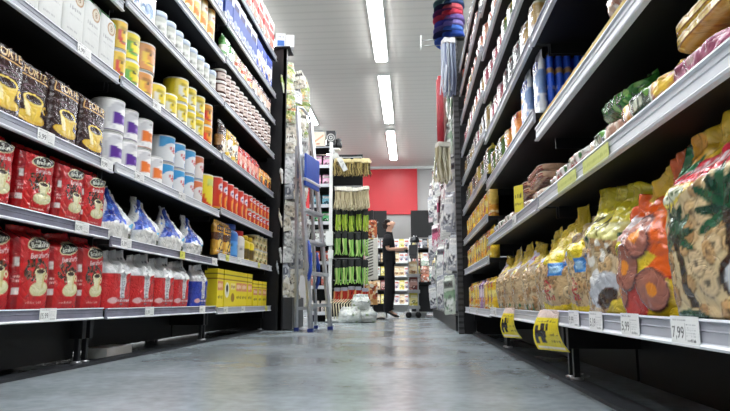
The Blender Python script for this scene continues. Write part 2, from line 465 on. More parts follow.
def yellow_tin(desc, base, acc, dia, h, seed):
    c = Canvas(dia * PI, h, 80, base)
    for o in (.5, 0., 1.):
        c.ell(o - .06, .5, .1, .3, acc); c.ell(o - .02, .52, .07, .24, base); c.rect(o - .12, .66, o + .14, .8, tuple(int(x * .8) for x in base))
        c.text('NAN', o + .03, .6, .16, (60, 50, 30), .25, 0, .12) if False else c.scribble(o - .07, .62, o + .1, .14, (60, 56, 30), 5)
        c.scribble(o - .1, .3, o + .1, .07, (110, 100, 60), 7); c.ell(o + .06, .22, .06, .14, (232, 232, 220))
    return can('formula_tin', desc, c)
YG = yellow_tin('yellow green formula tin', (222, 206, 40), (90, 160, 50), .15, .148, 1)
YO = yellow_tin('orange formula tin', (206, 140, 70), (222, 186, 60), .16, .155, 2)
YY = yellow_tin('yellow formula tin', (222, 198, 40), (214, 214, 200), .15, .153, 3)
YS = yellow_tin('slim yellow red tin', (220, 180, 50), (200, 60, 40), .095, .15, 4)
YR = yellow_tin('orange yellow formula tin', (222, 150, 30), (214, 60, 30), .15, .153, 5)
c = Canvas(.17 * PI, .235, 80, (226, 206, 50))
for o in (.5, 0, 1): c.ell(o - .05, .25, .12, .26, (206, 60, 30)); c.ell(o, .38, .12, .24, (226, 206, 50)); c.rect(o - .1, .68, o + .1, .86, (196, 206, 120)); c.text('Neston', o, .68, .1, (40, 90, 50), 0, 0, .16) if False else c.scribble(o - .09, .68, o + .09, .1, (60, 90, 50), 6)
YB = can('cereal_tin', 'big yellow tin with red swirl', c)
def red_can(desc, dia, h, seed):
    c = Canvas(dia * PI, h, 80, (200, 52, 34))
    for o in (.5, 0, 1):
        c.ell(o, .7, .1, .12, (226, 222, 230)); c.scribble(o - .08, .7, o + .08, .08, (60, 60, 140), 5); c.ell(o + .02, .32, .1, .22, (232, 150, 50)); c.ell(o + .04, .3, .05, .14, (150, 60, 30))
        c.rect(o - .2, .02, o + .2, .1, (226, 160, 50))
    return can('chocolate_tin', desc, c, lid=LIDM)
RT = red_can('red chocolate powder tin', .128, .235, 1); RT2 = red_can('small red chocolate tin', .12, .122, 2)
def jar(desc, dia, h, body, lab, lid, name='jar'):
    c = Canvas(dia * PI, h, 48, body)
    for o in (.5, 0, 1): c.rect(o - .22, .12, o + .2, .72, lab); c.scribble(o - .16, .5, o + .14, .16, tuple(int(x * .55) for x in lab), 6); c.ell(o, .28, .1, .1, tuple(int(x * .7) for x in lab))
    return can(name, desc, c, lid=lid, cat='jar', rim=False, plastic=True, lidh=h * .22, nt=14, n=24)
JB = jar('clear jar with pale blue lid', .115, .145, (176, 178, 170), (206, 208, 200), LIDB)
JW = jar('chocolate jar with white lid', .105, .074, (92, 50, 40), (226, 206, 196), LIDW)
c = Canvas(.125 * PI, .32, 110, (226, 196, 110))
for o in (.5, 0, 1): c.specks(40, o - .2, .05, o + .2, .95, .05, [(226, 150, 50), (236, 226, 190), (190, 190, 150), (214, 120, 40)]); c.rect(o - .15, .55, o + .12, .72, (236, 232, 214)); c.scribble(o - .12, .63, o + .1, .1, (180, 110, 40), 6)
YC = can('oat_canister', 'tall orange cream canister', c, lid=LIDY, rim=False, nt=40, cat='canister')

def gen(name, desc, w, h, base, cols, seed, d=.06, kind='bag', cat='bag', N=64, txt=None, **k):
    c = Canvas(w, h, N, base); rs = NR
    c.poly([(0, rs.uniform(.5, .7)), (1, rs.uniform(.6, .85)), (1, rs.uniform(.3, .45)), (0, rs.uniform(.25, .45))], cols[0])
    c.ell(rs.uniform(.4, .6), rs.uniform(.25, .4), .26, .14 * w / h * 1.6, cols[1 % len(cols)])
    c.specks(14, .1, .08, .9, .45, .035, cols)
    c.rect(.12, .68, .88, .84, cols[-1]); c.scribble(.16, .76, .84, .09, base if sum(base) < 500 else (60, 40, 40), 7)
    c.scribble(.15, .12, .85, .04, (235, 235, 230), 9)
    if kind == 'bag': return bag(name, desc, c, d, cat=cat, seed=seed, **{**dict(crk=.006, bulge=2.8, pinch=.8, topw=.93, fin=.05), **k})
    return carton(name, desc, c, d, cat=cat)

# ---- far coffee-side unit
def yellow_box(desc, w, h, seed):
    c = Canvas(w, h, 72, (226, 204, 30))
    c.rect(0, .86, 1, .885, (60, 44, 20)); c.rect(0, .74, 1, .77, (120, 60, 20))
    if seed == 0: c.ell(.5, .48, .38, .2, (236, 232, 215)); c.ell(.5, .52, .2, .1, INK); c.poly([(.4, .45), (.6, .5), (.5, .34)], INK)
    elif seed == 1: c.rect(.08, .46, .94, .7, (206, 130, 90)); c.scribble(.1, .58, .9, .12, (240, 220, 190), 6); c.scribble(.1, .3, .9, .1, (70, 50, 20), 6)
    else: c.rect(.12, .5, .9, .66, (232, 216, 140)); c.scribble(.15, .58, .88, .1, (140, 70, 30), 6); c.ell(.5, .28, .3, .12, (150, 110, 30))
    c.rect(0, 0, 1, .05, (180, 140, 20))
    return carton('cocoa_carton', desc, c, .09, cat='box')
YX0 = yellow_box('yellow carton with dark bird oval', .15, .275, 0); YX1 = yellow_box('yellow carton with orange label', .15, .275, 1)
YX2 = yellow_box('plain yellow carton', .15, .275, 2); YX3 = yellow_box('short yellow carton', .15, .225, 1)
GB = gen('snack_bag', 'gold brown pouch', .17, .25, (196, 142, 40), [(90, 50, 24), (230, 190, 80), (60, 34, 20)], 31)
def bottle(name, desc, dia, h, body, lab, lidm):
    c = Canvas(dia * PI, h, 60, body)
    for o in (.5, 0, 1): c.rect(o - .22, .15, o + .22, .6, lab); c.scribble(o - .15, .45, o + .15, .14, tuple(int(x * .5) for x in lab), 6)
    r = dia / 2
    pr = [(r * .9, 0), (r, .005)] + [(r, h * (.02 + .7 * k / 18)) for k in range(19)] + [(r * .9, h * .79), (r * .62, h * .84), (r * .6, h * .86)]
    me = lathe_mesh(name, pr, 24, TIN, c)
    return Proto(name, 'bottle', desc, me, dia, h, dia, [('cap', lid_mesh('cap', dia * .8, h * .85, h * .15, lidm))])
BJ = bottle('drink_bottle', 'blue jar with blue cap', .2, .27, (40, 104, 180), (80, 150, 216), BLUE)
RB = bottle('drink_bottle', 'white bottle with red cap', .12, .24, (226, 222, 214), (206, 204, 196), LIDR)
YJ = bottle('drink_bottle', 'yellow jar with dark band', .15, .22, (226, 200, 40), (90, 70, 20), LIDY)
c = Canvas(.13 * PI, .13, 48, (206, 186, 130))
for o in (.5, 0, 1): c.specks(20, o - .2, .1, o + .2, .9, .08, [(120, 90, 50), (236, 226, 190), (90, 110, 60)])
TC = can('canister', 'beige canister', c, cat='canister')
DK = gen('coffee_bag', 'tall dark foil bag', .15, .27, (40, 26, 22), [(150, 110, 60), (216, 200, 170), (90, 60, 40)], 33)
GD = gen('coffee_bag', 'gold foil bag', .15, .25, (206, 170, 50), [(230, 222, 190), (70, 50, 30), (160, 110, 30)], 34)
RM = gen('sweet_bag', 'red speckled sweet bag', .13, .21, (200, 60, 50), [(232, 150, 130), (230, 200, 180), (170, 30, 40)], 35)
OB = gen('sweet_bag', 'orange sweet bag', .17, .18, (226, 130, 40), [(240, 190, 90), (120, 60, 30), (236, 206, 150)], 36)
GN = gen('tea_bag_pack', 'green and white pack', .15, .2, (76, 140, 66), [(222, 226, 206), (40, 96, 50), (226, 222, 200)], 37)
CP = gen('biscuit_pack', 'cream and red pack', .16, .2, (214, 200, 176), [(190, 80, 50), (230, 180, 80), (150, 60, 60)], 38)
DP = gen('biscuit_pack', 'navy spotted pack', .16, .22, (36, 38, 66), [(206, 170, 150), (226, 222, 214), (120, 60, 60)], 39)
BW = gen('cereal_box', 'blue and white box', .17, .32, (206, 210, 220), [(52, 74, 150), (150, 160, 190), (40, 50, 120)], 40, .07, 'box', 'box')
BN = gen('cereal_box', 'deep blue box', .17, .3, (46, 76, 176), [(220, 224, 236), (206, 170, 90), (30, 44, 130)], 41, .07, 'box', 'box')
RX = gen('cereal_box', 'red and white box', .2, .34, (220, 206, 196), [(206, 60, 56), (226, 120, 100), (200, 40, 40)], 42, .08, 'box', 'box')
BS = gen('diaper_pack', 'silver blue pack', .17, .24, (186, 200, 214), [(226, 230, 236), (110, 140, 180), (226, 190, 180)], 43, .1)

# ---- biscuit side
BIS = [(206, 172, 122), (190, 150, 100), (218, 190, 146), (176, 134, 88)]
def palm_bag():
    c = Canvas(.29, .345, 180, (206, 182, 138))
    c.biscuits(46, .06, BIS, v0=0, v1=.66, lift=.003)
    c.poly([(0, .5), (.3, .56), (.62, .7), (1, .74), (1, 1), (0, 1)], (226, 186, 50)); c.poly([(0, .5), (.3, .56), (.42, .62), (.1, .74), (0, .7)], (226, 200, 70))
    c.poly([(0, .84), (.18, .72), (.3, .8), (.26, 1), (0, 1)], (22, 104, 58)); c.ell(.2, .93, .09, .1, (224, 160, 40), .4)
    c.poly([(.1, .7), (.2, .78), (.95, .83), (1, .73), (.5, .66)], (206, 44, 60)); c.text('Krokero', .55, .745, .085, (248, 232, 236), .05, .3, .62) if False else None
    c.text('Kr', .33, .735, .1, (250, 236, 238), .0, .3); c.scribble(.42, .745, .86, .075, (248, 226, 232), 8)
    c.ell(.3, .63, .14, .035, (222, 222, 190), .1); c.scribble(.2, .63, .45, .03, (70, 90, 50), 6); c.text('gi!', .2, .55, .1, (40, 34, 24), .3, .3)
    for px, py, s in ((.3, .42, .19), (.72, .5, .24)):
        for k in range(9):
            a = PI * (k / 8) * 1.25 - .4
            c.ell(px + math.cos(a) * s * .45, py + math.sin(a) * s * .5, s * .5, s * .11, (18, 62, 42) if k % 2 else (30, 84, 54), a)
        c.poly([(px - .03, py), (px + .03, py), (px + .1, py - .34), (px + .02, py - .34)], (50, 38, 26))
    c.ell(.84, .19, .22, .13, (52, 36, 26), -.3); c.ell(.86, .18, .2, .12, (206, 208, 214), -.3); c.ell(.88, .12, .14, .07, (160, 162, 172), -.3)
    c.ell(.3, .02, .2, .05, (24, 76, 52)); return c
PB = bag('biscuit_bag', 'palm tree biscuit bag with red ribbon', palm_bag(), .16, seed=51, crk=.012, bulge=2.5, pinch=.62, topw=.9, fin=.06, flat=.85, peak=.05, gather=1, lean=.0, nu=72, nt=96)
def orange_bag():
    c = Canvas(.25, .3, 180, (228, 96, 26))
    c.poly([(.0, .0), (1, .0), (1, .3), (.5, .26), (0, .34)], (190, 44, 34)); c.poly([(.45, .0), (1, .0), (1, .2), (.7, .3)], (226, 190, 30)); c.poly([(0, .5), (.36, .6), (.7, .42), (.5, .3), (.2, .36)], (228, 196, 40))
    c.poly([(0, .62), (.3, .78), (.42, .56), (.2, .54)], (226, 214, 210)); c.specks(24, 0, .56, .42, .76, .04, [(236, 226, 224), (224, 120, 70), (206, 160, 150)])
    c.poly([(0, .4), (.06, .58), (.3, .54), (.16, .36)], (214, 204, 50)); c.text('in', .14, .5, .07, INK, -.25); c.text('co', .1, .42, .06, INK, -.25)
    for x, y, r in ((.5, .57, .16), (.3, .36, .17), (.62, .2, .15), (.12, .2, .13)):
        c.ell(x, y, r * 1.2, r, (84, 40, 34), .2); c.ell(x, y, r * 1.1, r * .9, (164, 100, 82), .2); c.ell(x, y, r * .4, r * .32, (232, 140, 40), .2)
        c.hgt[c.em(x, y, r * 1.2, r, .2) <= 1] += .004
    c.poly([(.25, 1), (.32, .86), (.62, .86), (.7, 1)], (226, 186, 40)); c.rect(.66, .62, 1, 1, (232, 104, 30)); return c
OG = bag('biscuit_bag', 'orange bag with printed cocoa rings', orange_bag(), .14, seed=52, crk=.013, bulge=2.5, pinch=.5, topw=.8, fin=.07, flat=.85, peak=.11, gather=1.2, lean=.0, nu=72, nt=96)
def clear_bag(seed):
    c = Canvas(.29, .325, 170, (196, 176, 140))
    c.biscuits(60, .07, BIS, v1=.62, lift=.0045)
    c.ell(.55, .2, .26, .12, (196, 198, 204), .3); c.ell(.6, .14, .17, .07, (60, 40, 30), .3); c.ell(.45, .3, .1, .05, (236, 236, 236), .4)
    c.poly([(0, .66), (1, .52), (1, .7), (0, .74)], (206, 200, 120)); c.poly([(0, .74), (1, .68), (1, 1), (0, 1)], (214, 196, 34)); c.rect(.0, .64, .5, .78, (200, 190, 90)); c.text('MU', .4, .72, .13, INK, .1); c.rect(.56, .6, .575, .92, (90, 80, 20))
    c.poly([(.5, .0), (1, .0), (1, .16), (.7, .12)], (226, 200, 60)); c.specks(16, .1, .4, .9, .6, .03, [(230, 226, 214), (90, 70, 50), (40, 84, 60)])
    return c
CL = bag('biscuit_bag', 'clear biscuit bag with olive yellow top', clear_bag(3), .15, seed=53, crk=.013, bulge=2.4, pinch=.6, topw=.92, fin=.07, flat=.85, peak=-.03, gather=1.2, lean=.01, nu=64, nt=90)
def ring_bag(seed, topy=True):
    c = Canvas(.27, .28, 160, (200, 168, 120))
    c.biscuits(70, .075, BIS, lift=.0045)
    c.poly([(.0, .7), (.4, .66), (1, .8), (1, 1), (0, 1)], (228, 196, 40) if topy else (206, 178, 120)); c.poly([(.2, .62), (.62, .5), (.8, .72), (.5, .9)], (230, 204, 40))
    c.rect(.5, .42, .72, .56, (50, 128, 200)); c.rect(.54, .45, .68, .53, (150, 196, 226)); c.poly([(.72, .5), (.9, .56), (.94, .72), (.78, .66)], (40, 96, 160))
    c.poly([(.06, .6), (.26, .62), (.24, .8), (.04, .76)], (170, 190, 226)); c.text('Krok', .4, .3, .1, (190, 34, 50), .9, 0, .5) if False else c.text('KI', .45, .28, .13, (190, 34, 50), .9)
    c.scribble(.36, .17, .56, .06, (190, 34, 50), 4); c.poly([(0, 0), (1, 0), (1, .12), (.5, .08), (0, .14)], (228, 198, 30)); return c
RG = bag('biscuit_bag', 'ring biscuit bag with blue square', ring_bag(1), .17, seed=54, crk=.014, bulge=2.2, pinch=.5, topw=.75, fin=.06, flat=.8, peak=.12, gather=1.2, lean=.0, nu=60, nt=84)
RG2 = bag('biscuit_bag', 'ring biscuit bag with red label', ring_bag(2, False), .15, seed=55, crk=.014, bulge=2.2, pinch=.6, topw=.76, fin=.06, flat=.8, peak=.06, gather=1.2, lean=.0, nu=60, nt=84)
def beige_bag(seed):
    c = Canvas(.25, .29, 110, (200, 174, 134)); c.biscuits(60, .06, BIS, lift=.004)
    c.poly([(.0, .66), (.5, .58), (1, .78), (1, 1), (0, 1)], (226, 192, 50)); c.poly([(.1, .72), (.6, .66), (.66, .84), (.16, .88)], (226, 220, 214)); c.scribble(.16, .78, .6, .1, (196, 36, 44), 6)
    c.poly([(0, .56), (.3, .52), (.34, .62), (0, .68)], (150, 196, 180))
    for k in range(7): c.rect(.05 + k * .14, .02, .1 + k * .14, .12, (40, 110, 70) if k % 2 else (210, 214, 200))
    return c
BB = bag('biscuit_bag', 'beige biscuit bag with yellow top', beige_bag(1), .16, seed=56, crk=.012, bulge=2.3, pinch=.5, topw=.76, fin=.06, flat=.85, peak=.05, gather=1.1, lean=.0)
BB2 = bag('biscuit_bag', 'beige biscuit bag with yellow top', beige_bag(2), .16, seed=57, crk=.013, bulge=2.3, pinch=.5, topw=.7, fin=.06, flat=.85, peak=-.03, gather=1.1, lean=.0)
SB = [gen('snack_bag', n, .12, .2, b, cs, 60 + i) for i, (n, b, cs) in enumerate([
    ('orange snack bag', (222, 150, 40), [(236, 200, 90), (180, 70, 30), (240, 220, 160)]),
    ('yellow snack bag', (228, 188, 44), [(236, 216, 120), (150, 90, 30), (200, 60, 40)]),
    ('lilac snack bag', (170, 130, 170), [(226, 206, 216), (220, 140, 60), (120, 60, 120)])])]
def lying(desc, base, cols, seed, w=.3, h=.1, lab=None, d=.12, st=None, **k):
    c = Canvas(w, h, 48, base)
    c.specks(70, 0, 0, 1, 1, .1, cols, asp=1.2)
    if lab: c.rect(.36, .16, .68, .8, (206, 212, 190)); c.rect(.375, .2, .665, .76, lab); c.scribble(.4, .42, .58, .22, (222, 226, 200), 6); c.ell(.62, .6, .05, .16, (90, 150, 60))
    if h < .05:
        for q in range(5): c.rect(0, .1 + q * .18, 1, .18 + q * .18, (st or [(236, 214, 120), (150, 90, 30), (226, 190, 70), (190, 130, 40), (232, 206, 150)])[q])
        k.update(bulge=6, pinch=.93)
    c.rect(0, 0, .03, 1, cols[0]); c.rect(.97, 0, 1, 1, cols[0])
    return bag('candy_bag', desc, c, d, seed=seed, **{**dict(crk=.003 if h < .05 else .008, bulge=2.6, pinch=.55, topw=.97, fin=.06, flat=.6, nu=56, nt=26, gather=.6), **k})
L1 = lying('mauve sweet bag', (170, 90, 120), [(196, 120, 150), (150, 70, 100), (206, 170, 170), (130, 60, 80)], 71)
L2 = lying('yellow corn bag with green label', (206, 160, 60), [(226, 186, 60), (190, 130, 60), (206, 170, 130), (170, 120, 110)], 72, lab=(30, 64, 44))
L3 = lying('beige sweet bag with green label', (196, 170, 146), [(226, 214, 200), (180, 140, 120), (206, 186, 150), (160, 120, 100)], 73, lab=(54, 96, 66))
L4 = lying('long yellow noodle pack', (222, 184, 70), [(232, 206, 110), (206, 150, 50)], 74, w=.3, h=.024, d=.15)
L9 = lying('long striped wafer sheet', (150, 90, 76), [(190, 150, 120), (110, 50, 44)], 79, w=.3, h=.026, d=.15, st=[(206, 180, 150), (110, 44, 40), (190, 150, 120), (130, 60, 50), (222, 200, 180)])
L5 = lying('white red sweet bag', (206, 196, 190), [(190, 50, 54), (230, 226, 222), (150, 90, 90), (60, 110, 70)], 75, w=.2, h=.1)
L6 = lying('green leaf pack', (40, 110, 40), [(60, 140, 50), (24, 80, 30), (120, 180, 80)], 76, w=.26, h=.07)
L7 = lying('dark red wafer pack', (110, 40, 36), [(150, 70, 60), (80, 26, 26), (206, 180, 170)], 77, w=.24, h=.085)
L8 = lying('pale wafer pack', (206, 180, 160), [(226, 206, 196), (180, 120, 100), (236, 230, 222)], 78, w=.24, h=.085)
def pasta(seed):
    c = Canvas(.1, .255, 100, (56, 106, 232))
    c.rect(0, .0, 1, .2, (30, 66, 180)); c.rect(.12, .3, .3, .6, (206, 212, 222)); c.rect(.0, .62, 1, .7, (196, 160, 110)); c.rect(.0, .9, 1, 1, (190, 156, 112)); c.text('I', .3, .8, .1, (220, 226, 240)); c.scribble(.55, .4, .9, .06, (220, 226, 240), 4)
    return bag('pasta_pack', 'blue pasta pack', c, .03, seed=81, crk=.003, bulge=3, pinch=.88, topw=.8, fin=.04, nu=22, nt=40)
PA = pasta(1)
PW = gen('pasta_pack', 'clear striped pasta pack', .1, .25, (206, 210, 216), [(110, 140, 190), (232, 232, 230), (60, 90, 170)], 82, .035)
GO = gen('snack_bag', 'green and orange snack bag', .2, .19, (70, 140, 50), [(228, 130, 40), (222, 214, 150), (206, 70, 40)], 83, .09)
OR = gen('snack_bag', 'orange brown snack bag', .17, .18, (206, 100, 40), [(230, 150, 60), (130, 60, 40), (222, 190, 110)], 84, .08)
MX = [gen('grocery_pack', n, .15, .2, tuple(int(x * .82) for x in b), [tuple(int(x * .78) for x in q) for q in cs], 90 + i, .07) for i, (n, b, cs) in enumerate([
    ('cream and gold pack', (206, 196, 160), [(190, 150, 70), (232, 226, 206), (120, 80, 50)]),
    ('yellow and green pack', (196, 180, 60), [(90, 130, 60), (226, 214, 150), (140, 110, 40)]),
    ('coral red pack', (196, 96, 70), [(226, 150, 110), (232, 206, 180), (160, 50, 40)]),
    ('pale grey pack', (196, 198, 196), [(90, 92, 96), (226, 228, 226), (140, 60, 60)]),
    ('orange yellow pack', (222, 160, 50), [(236, 206, 100), (160, 80, 30), (230, 220, 170)]),
    ('pink and white pack', (206, 160, 160), [(190, 70, 90), (232, 226, 222), (150, 60, 80)])])]
# ================================================================== the hall
FL = bpy.data.materials.new('polished_concrete'); FL.use_nodes = True
nt = FL.node_tree; b = nt.nodes['Principled BSDF']
tc = nt.nodes.new('ShaderNodeTexCoord'); n1 = nt.nodes.new('ShaderNodeTexNoise'); n2 = nt.nodes.new('ShaderNodeTexNoise')
n1.inputs['Scale'].default_value = 1.6; n1.inputs['Detail'].default_value = 6; n2.inputs['Scale'].default_value = 26; n2.inputs['Detail'].default_value = 8
mx = nt.nodes.new('ShaderNodeMath'); mx.operation = 'MULTIPLY_ADD'; mx.inputs[1].default_value = .45
nt.links.new(tc.outputs['Object'], n1.inputs['Vector']); nt.links.new(tc.outputs['Object'], n2.inputs['Vector'])
nt.links.new(n2.outputs['Fac'], mx.inputs[0]); nt.links.new(n1.outputs['Fac'], mx.inputs[2])
rp = nt.nodes.new('ShaderNodeValToRGB')
rp.color_ramp.elements[0].position = .45; rp.color_ramp.elements[1].position = 1.
rp.color_ramp.elements[0].color = (*lin((112, 120, 124)), 1); rp.color_ramp.elements[1].color = (*lin((168, 178, 184)), 1)
nt.links.new(mx.outputs[0], rp.inputs['Fac']); nt.links.new(rp.outputs['Color'], b.inputs['Base Color'])
rr = nt.nodes.new('ShaderNodeMapRange'); rr.inputs['To Min'].default_value = .1; rr.inputs['To Max'].default_value = .32
nt.links.new(n1.outputs['Fac'], rr.inputs['Value']); nt.links.new(rr.outputs['Result'], b.inputs['Roughness'])
b.inputs['Specular IOR Level'].default_value = .5
CE = bpy.data.materials.new('grey_ceiling_boards'); CE.use_nodes = True
nt = CE.node_tree; b = nt.nodes['Principled BSDF']; b.inputs['Roughness'].default_value = .45
tc = nt.nodes.new('ShaderNodeTexCoord'); wv = nt.nodes.new('ShaderNodeTexWave'); wv.bands_direction = 'Y'; wv.inputs['Scale'].default_value = 1.6; wv.inputs['Distortion'].default_value = .15
nt.links.new(tc.outputs['Object'], wv.inputs['Vector'])
rp = nt.nodes.new('ShaderNodeValToRGB'); rp.color_ramp.elements[0].position = .0; rp.color_ramp.elements[1].position = .25
rp.color_ramp.elements[0].color = (*lin((204, 199, 191)), 1); rp.color_ramp.elements[1].color = (*lin((213, 208, 200)), 1)
nt.links.new(wv.outputs['Fac'], rp.inputs['Fac']); nt.links.new(rp.outputs['Color'], b.inputs['Base Color'])
REDW = plain('red_painted_wall', (190, 40, 48), .35, 0, .4, .04, 3)
GREYW = plain('grey_painted_wall', (160, 158, 156), .6, 0, .3, .04, 3)
struct('floor', boxes('floor', [((0, 5, -.05), (12, 23.4, .1))], FL))
struct('ceiling', boxes('ceiling', [((0, 5, 4.05), (12, 23.4, .1))], CE))
struct('wall_back', boxes('wall_back', [((0, 16.6, 2), (12, .2, 4))], GREYW))
struct('wall_left', boxes('wall_left', [((-6.05, 5, 2), (.1, 23.4, 4))], GREYW))
struct('wall_right', boxes('wall_right', [((6.05, 5, 2), (.1, 23.4, 4))], GREYW))
struct('wall_front', boxes('wall_front', [((0, -6.6, 2), (12, .2, 4))], GREYW))
struct('trim_1', boxes('trim_1', [((-3.2, 16.47, 3.3), (6.82, .06, 1.3))], REDW))       # the red band of the rear wall
struct('trim_2', boxes('trim_2', [((0, 16.45, 3.965), (12, .1, .07))], WHITE))           # cornice
RUB = plain('dark_rubber_strip', (52, 55, 60), .6, 0, .3)
struct('trim_3', boxes('trim_3', [((XL - .085, 2.6, .006), (.07, 6.0, .012))], RUB))
struct('trim_4', boxes('trim_4', [((XR + .085, 2.6, .006), (.07, 5.1, .012))], RUB))

# ceiling lamps
EM = bpy.data.materials.new('lit_lamp_diffuser'); EM.use_nodes = True
nt = EM.node_tree; b = nt.nodes['Principled BSDF']; b.inputs['Base Color'].default_value = (.9, .9, .9, 1)
b.inputs['Emission Color'].default_value = (.95, .98, 1, 1); b.inputs['Emission Strength'].default_value = LAMP
frame = boxes('lamp_frame', [((0, 0, -.02), (.2, 2.66, .04)), ((0, 1.36, -.012), (.2, .05, .024))], WHITE)
diff = boxes('diffuser', [((0, 0, -.045), (.165, 2.6, .03))], EM, .006)
rows_ = [('row above the aisle', -.41), ('row beyond the coffee shelves', -2.0), ('row beyond the biscuit shelves', 1.2), ('row near the coffee wall', -3.6), ('row near the biscuit wall', 2.8), ('outermost row of the biscuit wall', 4.4)]
for rn, x in rows_:
    for k, y in enumerate([10.8 + 3.27 * j for j in (1, 0, -1, -2, -3, -4)]):
        l = link('ceiling_lamp', frame); l.location = (x, y, 4)
        link('diffuser', diff, l)
        tag(l, f'long white tube ceiling lamp, {ORD[k]} from rear wall, {rn}', 'lamp', 'ceiling lamps in rows')

# ------------------------------------------------------------------ shelving
def tag_mesh(txt, base=(232, 232, 230), w=.1, h=.048):
    c = Canvas(w, h, 56, base)
    c.scribble(.06, .87, .6, .07, (110, 110, 112), 12)
    c.text(txt, .27, .42, .46, (22, 22, 24), 0, 0, .44)
    c.rect(.05, .1, .94, .115, (130, 130, 132)); c.rect(.53, .2, .545, .76, (150, 150, 150))
    for k in range(5): c.scribble(.57, .72 - k * .09, .92, .03, (140, 140, 145), 8)
    c.scribble(.6, .2, .92, .1, (60, 60, 64), 9)
    return card_mesh('price_tag', c, .002, MATTE, 56, 30)
TAGS = {t: tag_mesh(t) for t in ('15,99', '7,99', '5,99', '5,19', '9,99')}
TAGY = tag_mesh('3,49', (222, 222, 90), .07, .045)
c = Canvas(.2, .036, 40, (206, 210, 120)); c.scribble(.05, .5, .95, .3, (180, 186, 90), 16); TAGW = card_mesh('price_tag', c, .002)
def rail_mesh(L, mat, prof=None):
    pr = prof or [(0, 0), (-.013, 0), (-.015, .004), (-.012, .008), (-.009, .01), (-.008, .026), (-.010, .028), (-.008, .03), (-.008, .04), (-.013, .043), (-.012, .047), (0, .046)]
    V = [(x, y, z) for x in (0, L) for y, z in pr]; n = len(pr)
    F = [(i, (i + 1) % n, n + (i + 1) % n, n + i) for i in range(n)] + [tuple(range(n - 1, -1, -1)), tuple(range(n, 2 * n))]
    me = finish('price_rail', V, F, None, [mat, LIP], False)
    for f in (0, 1, 2): me.polygons[f].material_index = 1
    me.polygons[9].material_index = 1
    return me

def shelving(side, y0, y1, zs, H, label, depth=.46, tags={}, rails={}, ext={}, base_sheet=.3):
    L = y1 - y0
    root = empty('shelving_unit', ((XL if side < 0 else XR), y0 if side < 0 else y1, 0), PI / 2 if side < 0 else -PI / 2)
    tag(root, label, 'shelf', 'shelving units')
    lx = (lambda Y: Y - y0) if side < 0 else (lambda Y: y1 - Y)
    link('back_panel', boxes('back_panel', [((L / 2, depth + .01, H / 2 + .01), (L, .02, H - .02))], BLACK), root)
    for x in (.012, L - .012):
        link('upright', boxes('upright', [((x, depth - .03, H / 2), (.024, .06, H))], BLACKG), root)
    for x in (.02, L - .02):
        f = link('foot', boxes('foot', [((x, depth / 2 + .03, .155), (.03, depth - .06, .08)), ((x, .085, .08), (.02, .02, .14)), ((x, depth - .03, .06), (.03, .05, .12))], BLACKG, .002), root)
        link('levelling_pad', lathe_mesh('levelling_pad', [(.02, 0), (.022, .008), (.008, .012), (.008, .03)], 12, STEEL), f).location = (x, .085, .012)
    if base_sheet: link('kick_shade_sheet', boxes('kick_shade_sheet', [((L / 2, base_sheet, (.11 if side < 0 else .095)), (L - .002, .012, (.155 if side < 0 else .18)))], BLACK), root)  # first coffee unit's own base; elsewhere a black sheet added to darken the void
    for i, z in enumerate(zs):
        s = link('shelf', boxes('shelf', [((L / 2, depth / 2, z + .022), (L - .012, depth, .026))], BLACK, .003), root)
        link('price_rail', rail_mesh(L - .012, rails.get(i, RAIL)), s).location = (.006, 0, z)
        for bx in (.008, L - .008):
            if i: link('bracket', boxes('bracket', [((bx, depth * .55, z - .004), (.006, depth * .85, .05))], BLACKG), s)
        if i in ext: link('card_strip', boxes('card_strip', [((L / 2, .006, z + .062), (L - .02, .003, .036))], ext[i]), s)
        for (Y, t, *w) in tags.get(i, []):
            g = link('price_tag', TAGY if t == 'y' else TAGW if t == 'w' else TAGS[t], s); g.location = (lx(Y), -.0135, z + .0 + (.001 if not w else w[0]))
            if t in 'yw': g['label'] = 'yellow offer tag'
    return root
ZA = [.197, .535, .828, 1.24, 1.59, 1.955, 2.25]
ZB = [.195, .508, .84, 1.245, 1.635, 1.955, 2.245, 2.63]
ZC = [.185, .552, .87, 1.255, 1.635, 1.975, 2.245, 2.63]
ZN = [.197, .588, .833, 1.188, 1.5]
ZM = [.19, .588, .915, 1.195, 1.45, 1.72, 2.0, 2.27]
ZO = [.18, .487, .735, .99, 1.25, 1.5, 1.79, 2.05, 2.27]
RR = {0: RAILD, 1: RAILD, 2: RAIL}
shelving(-1, 1.06, 2.505, ZA, 2.8, 'black shelving unit holding red coffee bags, first unit on coffee side', base_sheet=.12, tags={0: [(2.1, '15,99')], 1: [(2.28, '15,99')], 2: [(2.0, '5,99'), (2.44, '9,99')], 3: [(2.2, '5,99')]}, rails=RR)
shelving(-1, 2.525, 4.0, ZB, 2.8, 'black shelving unit holding milk tins, second unit on coffee side', tags={0: [(2.95, '15,99'), (3.72, '9,99')], 1: [(2.66, '5,19'), (3.35, 'y'), (3.92, '9,99')], 2: [(2.75, '5,99'), (3.3, '9,99')], 3: [(2.9, '9,99')]}, rails={**RR, 2: RAILW})
shelving(-1, 4.02, 5.6, ZC, 2.8, 'black shelving unit holding yellow cartons, third unit on coffee side', tags={0: [(4.2, '5,99'), (4.65, '9,99'), (5.4, 'y')], 1: [(4.2, 'y'), (4.5, '9,99'), (5.1, 'y'), (5.45, '5,99')]}, rails={0: RAIL, 1: RAILW})
YSTRIP = plain('yellow_card_strip', (196, 166, 70), .5, 0, .4, .15, 30)
shelving(1, .55, 2.12, ZN, 2.0, 'black shelving unit holding large biscuit bags, first unit on biscuit side', tags={0: [(1.04, '7,99'), (1.29, '5,99'), (1.52, '5,19'), (1.72, '9,99')], 1: [(1.45, 'w'), (1.72, 'w')]}, rails={0: RAIL, 1: RAILW, 2: RAILW}, ext={2: YSTRIP})
